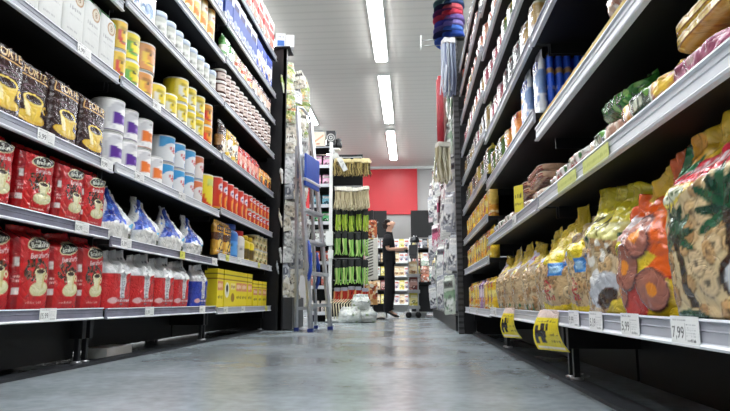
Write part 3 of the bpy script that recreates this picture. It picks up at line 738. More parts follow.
shelving(1, 2.14, 3.53, ZM, 2.6, 'black shelving unit holding blue pasta packs, second unit on biscuit side', tags={0: [(3.3, '9,99'), (2.9, '5,99')], 1: [(2.6, '9,99')]}, rails={0: RAILW, 1: RAIL})
shelving(1, 3.55, 5.12, ZO, 2.6, 'black shelving unit holding small snack bags, third unit on biscuit side', tags={0: [(4.2, '5,99'), (4.7, '9,99')]}, rails={0: RAILW})

# ------------------------------------------------------------------ goods on the coffee side
A, B, C = 'first coffee-side unit', 'second coffee-side unit', 'third coffee-side unit'
def sh(z): return z + .036
row(-1, sh(ZA[0]), RC1, [1.64], 'lowest shelf ' + A); row(-1, sh(ZA[0]), RC1b, [1.85], 'lowest shelf ' + A, back=.03)
row(-1, sh(ZA[0]), RC1, [2.05], 'lowest shelf ' + A); row(-1, sh(ZA[0]), RC1b, [2.258], 'lowest shelf ' + A); row(-1, sh(ZA[0]), RC1, [2.462], 'lowest shelf ' + A, back=.02)
row(-1, sh(ZA[1]), RC2, [1.59, 1.8, 2.03, 2.24, 2.41], 'second shelf ' + A)
row(-1, sh(ZA[2]), DC, [1.59, 1.8], 'third shelf ' + A); row(-1, sh(ZA[2]), DC2, [1.975], 'third shelf ' + A, back=.03); row(-1, sh(ZA[2]), DC, [2.165, 2.375], 'third shelf ' + A)
row(-1, sh(ZA[3]), WP, [1.72, 1.87, 2.02, 2.165, 2.3, 2.43], 'fourth shelf ' + A)
row(-1, sh(ZA[4]), BS, [2.2, 2.38], 'fifth shelf ' + A)
row(-1, sh(ZB[0]), MBR, [2.71, 2.965, 3.22, 3.475], 'lowest shelf ' + B); row(-1, sh(ZB[0]), MBB, [3.81], 'lowest shelf ' + B)
row(-1, sh(ZB[1]), CB, [2.69], 'second shelf ' + B); row(-1, sh(ZB[1]), CB2, [3.0], 'second shelf ' + B); row(-1, sh(ZB[1]), CB, [3.34], 'second shelf ' + B); row(-1, sh(ZB[1]), CB2, [3.68], 'second shelf ' + B)
z = sh(ZB[2])
row(-1, z, PT, [2.6, 2.755], 'third shelf ' + B, 2); row(-1, z, OT, [2.91], 'third shelf ' + B, 2)
row(-1, z, OT, [3.065], 'third shelf ' + B, 1, desc='single white tin with orange square')
row(-1, z, BT, [3.13], 'third shelf ' + B, 2, back=.17, desc='rear blue and white milk tin')
row(-1, z, BT, [3.225, 3.385, 3.54], 'third shelf ' + B, 2); row(-1, z, PO, [3.7], 'third shelf ' + B, 2)
row(-1, z, YB, [3.885], 'third shelf ' + B)
z = sh(ZB[3])
row(-1, z, YS, [2.59], 'fourth shelf ' + B, 2); row(-1, z, YG, [2.72], 'fourth shelf ' + B, 2); row(-1, z, YO, [2.885], 'fourth shelf ' + B, 2)
row(-1, z, YY, [3.05, 3.21], 'fourth shelf ' + B, 1, desc='single yellow formula tin'); row(-1, z, YY, [3.37, 3.525, 3.68], 'fourth shelf ' + B, 2); row(-1, z, YR, [3.84], 'fourth shelf ' + B, 2)
row(-1, z, YY, [3.05, 3.25], 'fourth shelf ' + B, 1, back=.18, desc='rear yellow formula tin')
z = sh(ZB[4])
row(-1, z, BS, [2.66, 2.84], 'fifth shelf ' + B); row(-1, z, JB, [3.02, 3.14, 3.26, 3.38, 3.5, 3.62, 3.74, 3.87], 'fifth shelf ' + B)
row(-1, sh(ZB[5]), YC, [3.12, 3.255, 3.39, 3.525, 3.66, 3.8], 'sixth shelf ' + B); row(-1, sh(ZB[6]), BW, [3.7, 3.88], 'seventh shelf ' + B)
z = sh(ZC[0])
row(-1, z, YX1, [4.14], 'lowest shelf ' + C); row(-1, z, YX0, [4.3], 'lowest shelf ' + C); row(-1, z, YX2, [4.46], 'lowest shelf ' + C); row(-1, z, YX1, [4.62, 4.78, 4.94], 'lowest shelf ' + C); row(-1, z, YX3, [5.1, 5.26, 5.42], 'lowest shelf ' + C)
z = sh(ZC[1])
row(-1, z, GB, [4.13, 4.31], 'second shelf ' + C); row(-1, z, BJ, [4.52], 'second shelf ' + C); row(-1, z, RB, [4.71], 'second shelf ' + C); row(-1, z, YJ, [4.87, 5.03], 'second shelf ' + C); row(-1, z, TC, [5.19, 5.34, 5.49], 'second shelf ' + C, 2)
z = sh(ZC[2])
row(-1, z, RT, [4.1, 4.235, 4.37, 4.505, 4.64, 4.775], 'third shelf ' + C); row(-1, z, RT2, [4.91, 5.035, 5.16, 5.285, 5.41, 5.535], 'third shelf ' + C, 2)
z = sh(ZC[3])
row(-1, z, DK, [4.11], 'fourth shelf ' + C); row(-1, z, GD, [4.27, 4.42], 'fourth shelf ' + C); row(-1, z, RM, [4.57, 4.7, 4.83, 4.96, 5.09], 'fourth shelf ' + C); row(-1, z, OB, [5.24, 5.4, 5.53], 'fourth shelf ' + C)
row(-1, sh(ZC[4]), JW, [4.09 + .118 * k for k in range(13)], 'fifth shelf ' + C, 3)
z = sh(ZC[5])
row(-1, z, GN, [4.11, 4.27], 'sixth shelf ' + C); row(-1, z, CP, [4.44, 4.61, 4.78], 'sixth shelf ' + C); row(-1, z, DP, [4.95, 5.12, 5.29, 5.46], 'sixth shelf ' + C)
z = sh(ZC[6])
row(-1, z, BW, [4.12, 4.3, 4.48, 4.66, 4.84], 'seventh shelf ' + C); row(-1, z, BN, [5.03, 5.21, 5.4], 'seventh shelf ' + C)
row(-1, sh(ZC[7]), RX, [4.2, 4.41, 4.62, 4.83, 5.04, 5.25, 5.46], 'top shelf ' + C)

# ------------------------------------------------------------------ goods on the biscuit side
A, B, C = 'first biscuit-side unit', 'second biscuit-side unit', 'third biscuit-side unit'
z = sh(ZN[0])
row(1, z, PB, [1.0], 'lowest shelf ' + A, back=.0, turn=.2); row(1, z, OG, [1.29], 'lowest shelf ' + A, back=.01, turn=.25); row(1, z, CL, [1.53], 'lowest shelf ' + A, back=.0, turn=.15)
row(1, z, RG2, [1.76], 'lowest shelf ' + A, back=.01, turn=.1); row(1, z, RG, [2.0], 'lowest shelf ' + A, back=-.02, turn=.25)
row(1, z, RG2, [1.62], 'lowest shelf ' + A, back=.2, desc='rear ring biscuit bag with red label')
row(1, z, CL, [1.36], 'lowest shelf ' + A, back=.21, desc='rear clear biscuit bag'); row(1, z, BB, [1.9], 'lowest shelf ' + A, back=.24, desc='rear beige biscuit bag')
z = sh(ZN[1])
row(1, z, L1, [.72, 1.0], 'second shelf ' + A); row(1, z, L2, [1.2], 'second shelf ' + A, back=.005); row(1, z, L3, [1.5], 'second shelf ' + A); row(1, z, L5, [1.72, 1.9], 'second shelf ' + A); row(1, z, L5, [2.04], 'second shelf ' + A, back=.03)
row(1, z + .1, L4, [.72, .96], 'second shelf ' + A, 2, back=.03); row(1, z, L4, [.8, 1.07], 'second shelf ' + A, 4, back=.15, desc='rear long yellow noodle pack')
row(1, z + .1, L6, [1.47], 'second shelf ' + A, back=.04); row(1, z, L6, [1.3], 'second shelf ' + A, back=.15, desc='rear green leaf pack'); row(1, z, L5, [1.65, 1.86], 'second shelf ' + A, 1, back=.15, desc='rear white red sweet bag')
z = sh(ZN[2])
row(1, z, L8, [1.0, 1.25, 1.5], 'third shelf ' + A); row(1, z, L7, [1.75, 2.0], 'third shelf ' + A); row(1, z + .086, L8, [1.1, 1.36], 'third shelf ' + A, desc='stacked pale wafer pack', back=.03)
z = sh(ZM[0])
row(1, z, BB, [2.3], 'lowest shelf ' + B); row(1, z, BB2, [2.58], 'lowest shelf ' + B); row(1, z, BB, [2.86, 3.12], 'lowest shelf ' + B); row(1, z, BB2, [3.38], 'lowest shelf ' + B)
row(1, z, BB2, [2.45, 2.75, 3.0], 'lowest shelf ' + B, back=.19, desc='rear beige biscuit bag')
z = sh(ZM[1])
row(1, z, L8, [2.28, 2.53, 2.78], 'second shelf ' + B); row(1, z, L5, [3.0, 3.2, 3.4], 'second shelf ' + B); row(1, z + .086, L9, [2.3, 2.62], 'second shelf ' + B, 2); row(1, z, L9, [2.3, 2.62, 2.94], 'second shelf ' + B, 4, back=.17, desc='rear long striped wafer sheet')
z = sh(ZM[2])
row(1, z, PW, [2.21], 'third shelf ' + B); row(1, z, PA, [2.21], 'third shelf ' + B, deep=5, back=.06, dgap=.003, jit=.02) if False else None
for q in range(5): row(1, z, PA, [2.215], 'third shelf ' + B, back=.055 + .034 * q, jit=.03, desc=['blue pasta pack in first row', 'blue pasta pack in second row', 'blue pasta pack in third row', 'blue pasta pack in fourth row', 'blue pasta pack in fifth row'][q])
row(1, z, PW, [2.4], 'third shelf ' + B); row(1, z, PA, [2.51], 'third shelf ' + B, back=.03, desc='blue pasta pack behind green bag'); row(1, z, PA, [2.4], 'third shelf ' + B, back=.06, desc='lone blue pasta pack')
row(1, z, GO, [2.7], 'third shelf ' + B); row(1, z, OR, [2.93], 'third shelf ' + B); row(1, z, MX[1], [3.12, 3.28, 3.43], 'third shelf ' + B)
row(1, sh(ZM[3]), MX[0], [2.24, 2.4], 'fourth shelf ' + B); row(1, sh(ZM[3]), MX[3], [2.58, 2.74, 2.9], 'fourth shelf ' + B); row(1, sh(ZM[3]), MX[5], [3.08, 3.24, 3.4], 'fourth shelf ' + B)
row(1, sh(ZM[4]), MX[1], [2.24, 2.4, 2.56, 2.72, 2.88], 'fifth shelf ' + B); row(1, sh(ZM[4]), MX[5], [3.06, 3.22, 3.38], 'fifth shelf ' + B)
row(1, sh(ZM[5]), MX[4], [2.5, 2.66], 'sixth shelf ' + B); row(1, sh(ZM[5]), MX[0], [2.84, 3.0], 'sixth shelf ' + B); row(1, sh(ZM[5]), MX[2], [3.17, 3.34], 'sixth shelf ' + B)
row(1, sh(ZM[6]), MX[0], [2.9, 3.06, 3.22, 3.4], 'seventh shelf ' + B); row(1, sh(ZM[7]), MX[5], [3.1, 3.27, 3.43], 'top shelf ' + B)
nm = ['lowest', 'second', 'third', 'fourth', 'fifth', 'sixth', 'seventh', 'eighth', 'top']
plan = [(SB, [1, 1, 0, 2, 2, 0, 0, 1, 1, 0]), (SB, [1, 1, 0, 0, 1, 1, 0, 0, 1, 1]), (SB, [0, 1, 0, 0, 1, 0, 1, 0, 0, 1]), (MX, [1, 3, 1, 4, 1, 3, 4, 1, 3]), (MX, [0, 3, 0, 5, 3, 0, 0, 3, 0]),
        (MX, [5, 0, 5, 2, 0, 5, 0, 2, 5]), (MX, [2, 2, 5, 2, 2, 0, 2, 2, 2]), (MX, [2, 0, 2, 2, 5, 2, 2, 0, 2]), (MX, [0, 5, 0, 1, 0, 5, 0, 0, 1])]
for i, (ps, seq) in enumerate(plan):
    n = len(seq)
    for k, q in enumerate(seq): row(1, sh(ZO[i]), ps[q], [3.64 + (5.04 - 3.64) * k / (n - 1)], nm[i] + ' shelf ' + C)

# curled yellow offer tickets on the lowest biscuit rail
def ticket(w, h, seed):
    c = Canvas(w, h, 72, (226, 206, 36)); c.rect(0, .82, 1, 1, (222, 200, 190))
    c.scribble(.08, .72, .9, .06, (90, 80, 30), 10)
    c.rect(.08, .34, .5, .5, INK); c.rect(.08, .16, .2, .62, INK); c.rect(.3, .2, .44, .66, INK); c.rect(.5, .5, .6, .66, INK); c.scribble(.6, .4, .94, .06, (110, 96, 30), 6); c.scribble(.6, .25, .94, .06, (110, 96, 30), 6); c.rect(.05, .06, .95, .1, (236, 226, 200))
    V = []; U = []; T = []; nu, nt = 24, 36
    for s in (0, 1):
        for j in range(nt):
            for i in range(nu):
                u, t = i / (nu - 1), j / (nt - 1)
                y = -.035 * math.sin(t * 2.6) * (1 - t * .55) + .02 * (1 - t) * (u - .5) * 2 - s * .0008
                V.append(((u - .5) * w, y, -h * (1 - t))); U.append(u); T.append(t)
    col = c.sample(np.array(U), np.array(T))[:, :3]; F = []
    for j in range(nt - 1):
        for i in range(nu - 1):
            a = j * nu + i; F.append((a, a + nu, a + nu + 1, a + 1)); q = a + nu * nt; F.append((q, q + 1, q + nu + 1, q + nu))
    return finish('offer_ticket', V, F, col, FILM)
for (Y, w, h, lb) in ((1.96, .13, .125, 'large curled yellow offer ticket hanging from lowest biscuit rail'), (2.72, .1, .13, 'smaller curled yellow ticket hanging below beige biscuit bags')):
    o = link('offer_ticket', ticket(w, h, 1)); o.location = (XR - .017, Y, .243); o.rotation_euler = (0, 0, -PI / 2 + .25)
    tag(o, lb, 'ticket', 'yellow offer tickets')
c = Canvas(.05, .11, 40, (222, 206, 70)); c.scribble(.1, .6, .9, .2, (90, 80, 40), 4); c.scribble(.1, .3, .9, .1, (120, 100, 50), 5)
o = link('offer_card', card_mesh('offer_card', c, .002)); o.location = (XR - .012, 2.48, .634); o.rotation_euler = (0, 0, -PI / 2 + .6)
tag(o, 'small upright yellow card on rail below the pasta packs', 'card')
# things lying below the shelves
o = link('carton', boxes('carton', [((0, 0, .026), (.12, .26, .05))], WHITE, .004)); o.location = (-1.5, 2.95, 0); tag(o, 'flat white carton lying below the second coffee-side unit', 'box')
# ================================================================== ends of the runs
def hung(name, desc, w, h, base, cols, seed, d=.03, **k):
    return gen(name, desc, w, h, base, cols, seed, d=d, N=40, flat=.3, **{**dict(crk=.014, pinch=.5, topw=.55, fin=.05, peak=.02), **k})
HP = [hung('hanging_pack', n, .15, .22, b, cs, 120 + i) for i, (n, b, cs) in enumerate([
    ('cream glove pack', (216, 210, 192), [(226, 224, 214), (190, 180, 160), (120, 120, 110)]),
    ('white sponge pack', (218, 219, 216), [(196, 198, 196), (232, 232, 230), (150, 150, 150)]),
    ('clear green pack', (176, 182, 150), [(130, 150, 70), (206, 190, 110), (210, 160, 110)]),
    ('grey cloth pack', (160, 164, 170), [(196, 200, 206), (110, 114, 124), (226, 226, 228)]),
    ('pink cloth pack', (206, 130, 150), [(226, 190, 200), (170, 60, 90), (230, 226, 226)]),
    ('red pack', (176, 40, 50), [(210, 150, 140), (230, 222, 216), (120, 24, 36)])])]
e = empty('end_unit', (-1.36, 5.66, 0)); tag(e, 'black end unit closing the coffee-side run beside the stepladder', 'shelf')
link('side_panel', boxes('side_panel', [((-.22, .03, 1.4), (.72, .03, 2.8)), ((.12, .05, 1.4), (.035, .07, 2.8))], BLACKG, .003), e)
link('cap_rail', boxes('cap_rail', [((-.2, .1, 2.81), (.74, .2, .02))], BLACK), e)
link('base_box', boxes('base_box', [((.0, .38, .16), (.46, .6, .3))], DARKG, .004), e)
link('pegboard', boxes('pegboard', [((-.02, .38, 1.5), (.03, .56, 2.4))], BLACKG), e)
for k in range(5): link('hook', boxes('hook', [((.06, .14 + .1 * k, 2.6), (.14, .006, .006))], STEEL), e)
# two strips of packs hanging on the aisle face
for s, (x, y) in enumerate([(-1.2, 5.74), (-1.14, 5.9), (-1.13, 6.1)]):
    n = 15 if s < 2 else 13
    for k in range(n):
        z = 2.5 - k * .155 - s * .05; p = HP[2] if k < 4 and s != 1 else HP[[0, 1, 1, 3, 0][(k + s) % 5]] if k > 2 else HP[k % 3]
        if k == 2 and s == 1: p = HP[2]
        put(p, (x + R.uniform(-.012, .012), y + R.uniform(-.015, .015), z), PI / 2 - 1.0 + R.uniform(-.5, .5),
            f'{p.desc}, {ORD[k]} from top, {["strip on coffee-side end post", "strip behind the end post strip", "strip behind stepladder rail"][s]}', 'packs hanging at the coffee-side end', rx=-.15, ry=R.uniform(-.3, .3), sc=(R.uniform(.8, 1.25), 1, R.uniform(.85, 1.3)))
for k, (x, cc) in enumerate([((-1.3), (60, 110, 190)), ((-1.2), (196, 206, 220))]):
    cv = Canvas(.1 - .02 * k, .15 - .02 * k, 40, (216, 220, 222)); cv.rect(.2, .1, .9, .5, cc); cv.scribble(.2, .75, .85, .1, (120, 130, 150), 5)
    o = link('carton', card_mesh('carton', cv, .07)); o.location = (x, 5.72, 2.821); o.rotation_euler = (0, 0, .2)
    tag(o, ['white carton with blue panel on top of coffee-side end unit', 'small pale carton on top edge of coffee-side end unit'][k], 'box')

# ------------------------------------------------------------------ stepladder
ld = empty('stepladder', (-.9, 5.5, 0)); tag(ld, 'aluminium platform stepladder with blue platform at the end of the coffee shelves', 'ladder')
n0, n1 = Vector((.0, -.07, 0)), Vector((.115, .4, 0)); t0, t1 = Vector((-.155, -.06, 2.05)), Vector((-.09, .3, 2.05))
b0, b1 = Vector((-.165, .12, 0)), Vector((-.06, .62, 0))
def lerp(a, b_, t): return a + (b_ - a) * t
for a, b_ in ((n0, t0), (n1, t1)):
    f = link('front_rail', boxes('front_rail', [beam(a + Vector((0, 0, .03)), b_, .028, .062, (n1 - n0))], ALU, .004), ld)
    link('rubber_foot', boxes('rubber_foot', [((a.x, a.y, .016), (.05, .075, .032))], DBLUE, .006), f)
for a, b_ in ((b0, lerp(t0, n0, .16)), (b1, lerp(t1, n1, .16))):
    f = link('rear_rail', boxes('rear_rail', [beam(a + Vector((0, 0, .03)), b_ + Vector((-.03, .02, 0)), .022, .045, (n1 - n0))], ALU, .004), ld)
    link('rubber_foot', boxes('rubber_foot', [((a.x, a.y, .016), (.042, .06, .032))], DBLUE, .006), f)
for k in range(5):
    t = .115 + k * .142
    a, b_ = lerp(n0, t0, t), lerp(n1, t1, t)
    bm = beam(a, b_, .085, .03, (0, 0, 1)); link('step', boxes('step', [bm], ALU, .004), ld)
for t in (.1, .42): link('rear_brace', boxes('rear_brace', [beam(lerp(b0, t0, t), lerp(b1, t1, t), .015, .03)], ALU, .003), ld)
ctr = (lerp(n0, t0, .73) + lerp(n1, t1, .73)) / 2 + Vector((.035, -.012, 0))
dirv = (lerp(n1, t1, .73) - lerp(n0, t0, .73)); rot = beam(lerp(n0, t0, .73), lerp(n1, t1, .73), 1, 1)[2]
bm = bmesh.new(); box_bm(bm, ctr, (.022, .31, dirv.length - .03), rot, .008); me = bpy.data.meshes.new('platform'); bm.to_mesh(me); bm.free(); me.materials.append(BLUE); link('platform', me, ld)
link('guard_rail', tube('guard_rail', [t0 + Vector((0, 0, -.02)), t0 + Vector((-.01, .02, .06)), (t0 + t1) / 2 + Vector((-.02, 0, .1)), t1 + Vector((-.01, -.02, .06)), t1 + Vector((0, 0, -.02))], .014, ALU), ld)
for a in (lerp(n0, t0, .36), lerp(b1, t1, .33)):
    link('blue_cord', tube('blue_cord', [a + Vector((.03, -.02, .08)), a + Vector((.04, -.03, 0)), a + Vector((.045, -.035, -.1)), a + Vector((.04, -.03, -.24)), a + Vector((.03, -.02, -.28)), a + Vector((.055, -.05, -.2)), a + Vector((.06, -.04, -.03))], [.01, .016, .014, .02, .012, .016, .008], BLUE), ld)

# ------------------------------------------------------------------ mops, brooms
def strands(name, n, w, d, h, cols, r=.006, spread=1.25, wave=.015, mat=None):
    V = []; F = []; C = []
    for k in range(n):
        x0, y0 = R.uniform(-.5, .5) * w, R.uniform(-.5, .5) * d; sp = R.uniform(1, spread); c = lin(cols[R.randrange(len(cols))]); ph = R.uniform(0, 6); L = h * R.uniform(.85, 1)
        b0_ = len(V); m = 6
        for j in range(m):
            t = j / (m - 1); q = r * (1 - .3 * t)
            x = x0 * (1 + (sp - 1) * t) + wave * math.sin(ph + t * 5) * t; y = y0 * (1 + (sp - 1) * t) + wave * math.cos(ph * 2 + t * 4) * t
            for i in range(4): V.append((x + q * math.cos(i * PI / 2), y + q * math.sin(i * PI / 2), -L * t)); C.append(c)
        for j in range(m - 1):
            for i in range(4):
                F.append((b0_ + j * 4 + i, b0_ + (j + 1) * 4 + i, b0_ + (j + 1) * 4 + (i + 1) % 4, b0_ + j * 4 + (i + 1) % 4))
        F.append(tuple(b0_ + (m - 1) * 4 + i for i in range(4)))
    return finish(name, V, F, C, mat or CLOTH, False)
def mop(name, cat, desc, w, h, cols, headc, n=26, d=None, r=.007, spread=1.3, hd=.05):
    me = strands(name, n, w, d or w * .5, h, cols, r, spread)
    hm = boxes('head', [((0, 0, hd / 2 - .005), (w * 1.05, (d or w * .5) * 1.1, hd))], plain(name + '_head', headc, .5), .008)
    return Proto(name, cat, desc, me, w, h, w, [('head', hm)])
BRM = mop('broom_head', 'broom', 'dark bristled straw broom head', .11, .2, [(150, 130, 84), (190, 170, 110), (96, 84, 56), (60, 52, 40)], (206, 190, 140), 40, .09, .005, 1.7)
MOP = mop('mop_head', 'mop', 'beige cotton mop head', .08, .27, [(196, 184, 150), (214, 204, 174), (166, 150, 116)], (226, 220, 206), 26, .07, .008, 1.35)
GRN = mop('duster', 'duster', 'lime green duster', .07, .24, [(170, 196, 70), (216, 224, 110), (110, 150, 56), (226, 226, 170)], (30, 34, 32), 11, .05, .010, 1.25, .1)
GR2 = mop('duster', 'duster', 'leaf green duster', .07, .24, [(110, 170, 80), (160, 206, 110), (206, 222, 150), (60, 96, 50)], (26, 30, 30), 11, .05, .010, 1.25, .11)
ORD_ = mop('hand_brush', 'brush', 'orange hand brush', .08, .16, [(206, 90, 60), (190, 60, 50), (206, 150, 100)], (150, 150, 160), 16, .05, .011, 1.25)

# ------------------------------------------------------------------ cross unit facing the camera
U = empty('display_unit', (-1.04, 8.3, 0)); tag(U, 'black display unit beyond the stepladder with shelves and hanging mops', 'shelf')
link('back_panel', boxes('back_panel', [((0, .26, 1.2), (.72, .03, 2.4))], BLACK), U)
for x, m, zt, w in ((-.36, BLACKG, 2.4, .03), (-.05, WHITE, 2.48, .045), (.37, BLACKG, 1.6, .045)):
    link('post', boxes('post', [((x, -.16 if m is WHITE else 0, zt / 2), (w, .05, zt))], m, .003), U)
link('switch_box', boxes('switch_box', [((-.06, -.21, 1.12), (.1, .05, .2)), ((-.04, -.21, .9), (.07, .05, .12))], WHITE, .008), U)
for k, z in enumerate((.1, .45, .78, 1.08, 1.33, 1.57, 1.86, 2.13, 2.42)):
    s = link('shelf', boxes('shelf', [((-.2, .05, z), (.3, .36, .02))], BLACK), U)
    link('price_rail', boxes('price_rail', [((-.2, -.138, z + .012), (.3, .012, .045))], RAILW), s)
for z in (2.24, 1.82, 1.5, 1.16, .8, .5): link('hanging_bar', boxes('hanging_bar', [((.17, .0, z + .06), (.4, .012, .012)), ((-.02, .12, z + .06), (.012, .25, .012)), ((.36, .12, z + .06), (.012, .25, .012))], STEEL), U)
link('base_tray', boxes('base_tray', [((.16, -.02, .03), (.42, .45, .06))], WHITE, .006), U)
for i, (p, z, n) in enumerate([(BRM, 2.2, 4), (MOP, 1.8, 6), (GRN, 1.46, 5), (GR2, 1.12, 5), (GR2, .74, 5), (ORD_, .42, 5)]):
    for q in range(2 if i < 2 else 1):
        for k in range(n):
            put(p, (-1.0 + .38 * k / (n - 1) + q * .02, 8.22 - q * .09 + R.uniform(-.02, .02), z + R.uniform(-.015, .015) - q * .02), R.uniform(-.5, .5),
                f'{p.desc}, {ORD[k]} from white post, {["rear ", "front "][q] if i < 2 else ""}{["top row", "second row", "third row", "fourth row", "fifth row", "lowest row"][i]} of display unit', p.name.replace('_', ' ') + 's hanging in row ' + str(i + 1))
fs = [((206, 150, 180), 'pink pack'), ((70, 130, 150), 'teal pack'), ((40, 140, 70), 'green bottle pack'), ((206, 210, 206), 'white pack'), ((190, 80, 60), 'red pack'), ((150, 70, 60), 'maroon pack'), ((206, 196, 190), 'cream pack'), ((206, 170, 150), 'peach pack')]
for k, (cc, nm_) in enumerate(fs):
    p = gen('grocery_pack', nm_, .12, .17, cc, [tuple(min(255, x + 40) for x in cc), tuple(int(x * .6) for x in cc), (226, 222, 216)], 150 + k, .08)
    z = (1.87, 1.58, 1.34, 1.09, .79, .46, .11, .9)[k]
    if k == 7: continue
    zz = [2.141 - .27, 1.581, 1.341, 1.091, .791, .461, .111][k]
    for q in range(2): put(p, (-1.31 + .14 * q, 8.26, [1.871, 1.581, 1.341, 1.091, .791, .461, .111][k]), R.uniform(-.1, .1), f'{nm_} {["beside black side post", "beside white post"][q]} on shelves of display unit', f'{nm_}s on display unit shelves')
    if k == 0:
        for q in range(2): put(p, (-1.3 + .14 * q, 8.26, 2.141), R.uniform(-.1, .1), f'{nm_} {["beside black side post", "beside white post"][q]} on uppermost display shelf', 'pink packs on uppermost display shelf')
cv = Canvas(.17, .2, 40, (214, 204, 186)); cv.poly([(.1, .2), (.9, .7), (.9, .85), (.1, .35)], (206, 150, 120)); cv.rect(.3, .1, .6, .2, (190, 120, 90))
o = link('carton', card_mesh('carton', cv, .14)); o.location = (-1.27, 8.2, 2.431); tag(o, 'beige carton with diagonal stripe on top of display unit', 'box')
cv = Canvas(.13, .22, 60, (40, 40, 44)); cv.ell(.5, .55, .42, .26, (190, 190, 186)); cv.ell(.5, .55, .34, .2, (50, 50, 54)); cv.ell(.5, .55, .2, .12, (206, 206, 200)); cv.ell(.5, .55, .12, .07, (50, 50, 54)); cv.scribble(.1, .12, .9, .08, (150, 150, 150), 5)
o = link('carton', card_mesh('carton', cv, .12)); o.location = (-1.1, 8.2, 2.431); tag(o, 'black carton with pale rings on top of display unit', 'box')
o = link('appliance', lathe_mesh('appliance', [(.03, 0), (.05, .01), (.05, .05), (.03, .09), (.045, .12), (.02, .14)], 14, BLACKG)); o.location = (-.995, 8.2, 2.41); tag(o, 'small dark appliance on display unit beside ringed carton', 'appliance')
link('arm_bracket', boxes('arm_bracket', [((-.0, -.1, 2.39), (.13, .12, .02))], WHITE), U)
cv = Canvas(.07, .2, 40, (196, 197, 194)); cv.scribble(.2, .7, .8, .2, (90, 90, 96), 3); cv.poly([(.2, .2), (.8, .45), (.7, .55), (.1, .3)], (150, 150, 150))
for k in range(3):
    o = link('sign_card', card_mesh('sign_card', cv, .004)); o.location = (-1.0 + .06 * k, 8.14 - .03 * k, 2.2 - .07 * k); o.rotation_euler = (0, -.5, .3)
    tag(o, ['uppermost slanted white card above the brooms', 'middle slanted white card above the brooms', 'lowest slanted white card above the brooms'][k], 'sign', 'slanted cards on display unit')
# striped rack and white sacks on the floor
rk = empty('wire_rack', (-.93, 8.0, 0)); tag(rk, 'low cream wire rack at the foot of the display unit', 'rack')
link('tray', boxes('tray', [((0, 0, .03), (.36, .3, .03))], WHITE, .004), rk)
for k in range(10): link('rib', tube('rib', [(-.17 + .036 * k, -.14, .04), (-.17 + .036 * k - .02, -.13, .24), (-.15 + .036 * k, .12, .3)], .007, plain('cream_wire', (206, 200, 170), .5) if k == 0 else bpy.data.materials['cream_wire'], 5), rk)
for k, (x, y, z, w, a) in enumerate([(-.78, 7.75, .0, .3, .3), (-.6, 7.95, 0, .32, -.5), (-.7, 8.1, .0, .3, .9), (-.66, 7.98, .16, .26, .2)]):
    cv = Canvas(w, .2, 40, (206, 210, 204)); cv.specks(24, 0, 0, 1, 1, .06, [(226, 228, 226), (176, 186, 176), (150, 170, 130), (190, 196, 200)])
    me = bag_mesh('plastic_sack', cv, d=.26, flat=.75, pinch=.5, topw=.75, fin=.08, crk=.03, bulge=2.1, seed=160 + k, nu=36, nt=30)
    o = link('plastic_sack', me); o.location = (x, y, z + .002); o.rotation_euler = (0, 0, a)
    tag(o, ['white plastic sack on floor in front of wire rack', 'white plastic sack on floor closest to the person', 'white plastic sack on floor against display unit', 'white plastic sack lying on top of the others'][k], 'sack', 'white sacks on the floor')
# striped mat display
st = empty('mat_stand', (-.6, 9.35, 0)); tag(st, 'black stand holding striped mats behind the white sacks', 'stand')
link('post', boxes('post', [((0, .06, .85), (.04, .04, 1.7))], BLACKG), st); link('base_plate', boxes('base_plate', [((0, .05, .012), (.4, .3, .024))], BLACKG), st)
link('arm', boxes('arm', [((0, 0, 1.5), (.2, .02, .02)), ((0, .03, 1.5), (.02, .08, .02))], STEEL), st)
for k, (w, h, z, base, cc, lb) in enumerate([(.2, .7, .6, (222, 218, 206), (70, 66, 60), 'white mat with black diagonal stripes hanging on stand'), (.18, .28, 1.25, (206, 110, 70), (120, 50, 36), 'orange patterned pack above the striped mat'), (.2, .36, .22, (206, 150, 90), (130, 60, 40), 'orange brown pack below the striped mat')]):
    cv = Canvas(w, h, 90, base)
    if k == 0:
        for q in range(14): cv.poly([(.05, .05 + q * .065), (.6, .1 + q * .065), (.6, .13 + q * .065), (.05, .075 + q * .065)], cc)
        cv.ell(.5, .94, .25, .04, (206, 160, 60))
    else: cv.specks(50, 0, 0, 1, 1, .06, [cc, (230, 190, 140), (226, 216, 200), (190, 90, 50)])
    o = link('hanging_mat' if k == 0 else 'hanging_pack', bag_mesh('mat', cv, d=.04, flat=.5, crk=.008, pinch=.9, seed=170 + k)); o.location = (-.6 - .005 * k, 9.3 - .012 * k, z)
    tag(o, lb, 'mat' if k == 0 else 'pack')

# ------------------------------------------------------------------ biscuit-side end and the unit beyond
e = empty('end_unit', (.4, 5.2, 0)); tag(e, 'black perforated end unit closing the biscuit-side run', 'shelf')
PERF = bpy.data.materials.new('perforated_upright'); PERF.use_nodes = True
nt = PERF.node_tree; b = nt.nodes['Principled BSDF']; b.inputs['Roughness'].default_value = .45
tc = nt.nodes.new('ShaderNodeTexCoord'); wv = nt.nodes.new('ShaderNodeTexWave'); wv.bands_direction = 'Z'; wv.inputs['Scale'].default_value = 6.5
rp = nt.nodes.new('ShaderNodeValToRGB'); rp.color_ramp.elements[0].color = (.004, .004, .004, 1); rp.color_ramp.elements[1].color = (.05, .05, .055, 1); rp.color_ramp.elements[0].position = .2; rp.color_ramp.elements[1].position = .5
nt.links.new(tc.outputs['Object'], wv.inputs['Vector']); nt.links.new(wv.outputs['Fac'], rp.inputs['Fac']); nt.links.new(rp.outputs['Color'], b.inputs['Base Color'])
link('perforated_post', boxes('perforated_post', [((.02, 0, 1.31), (.045, .06, 2.62))], PERF), e)
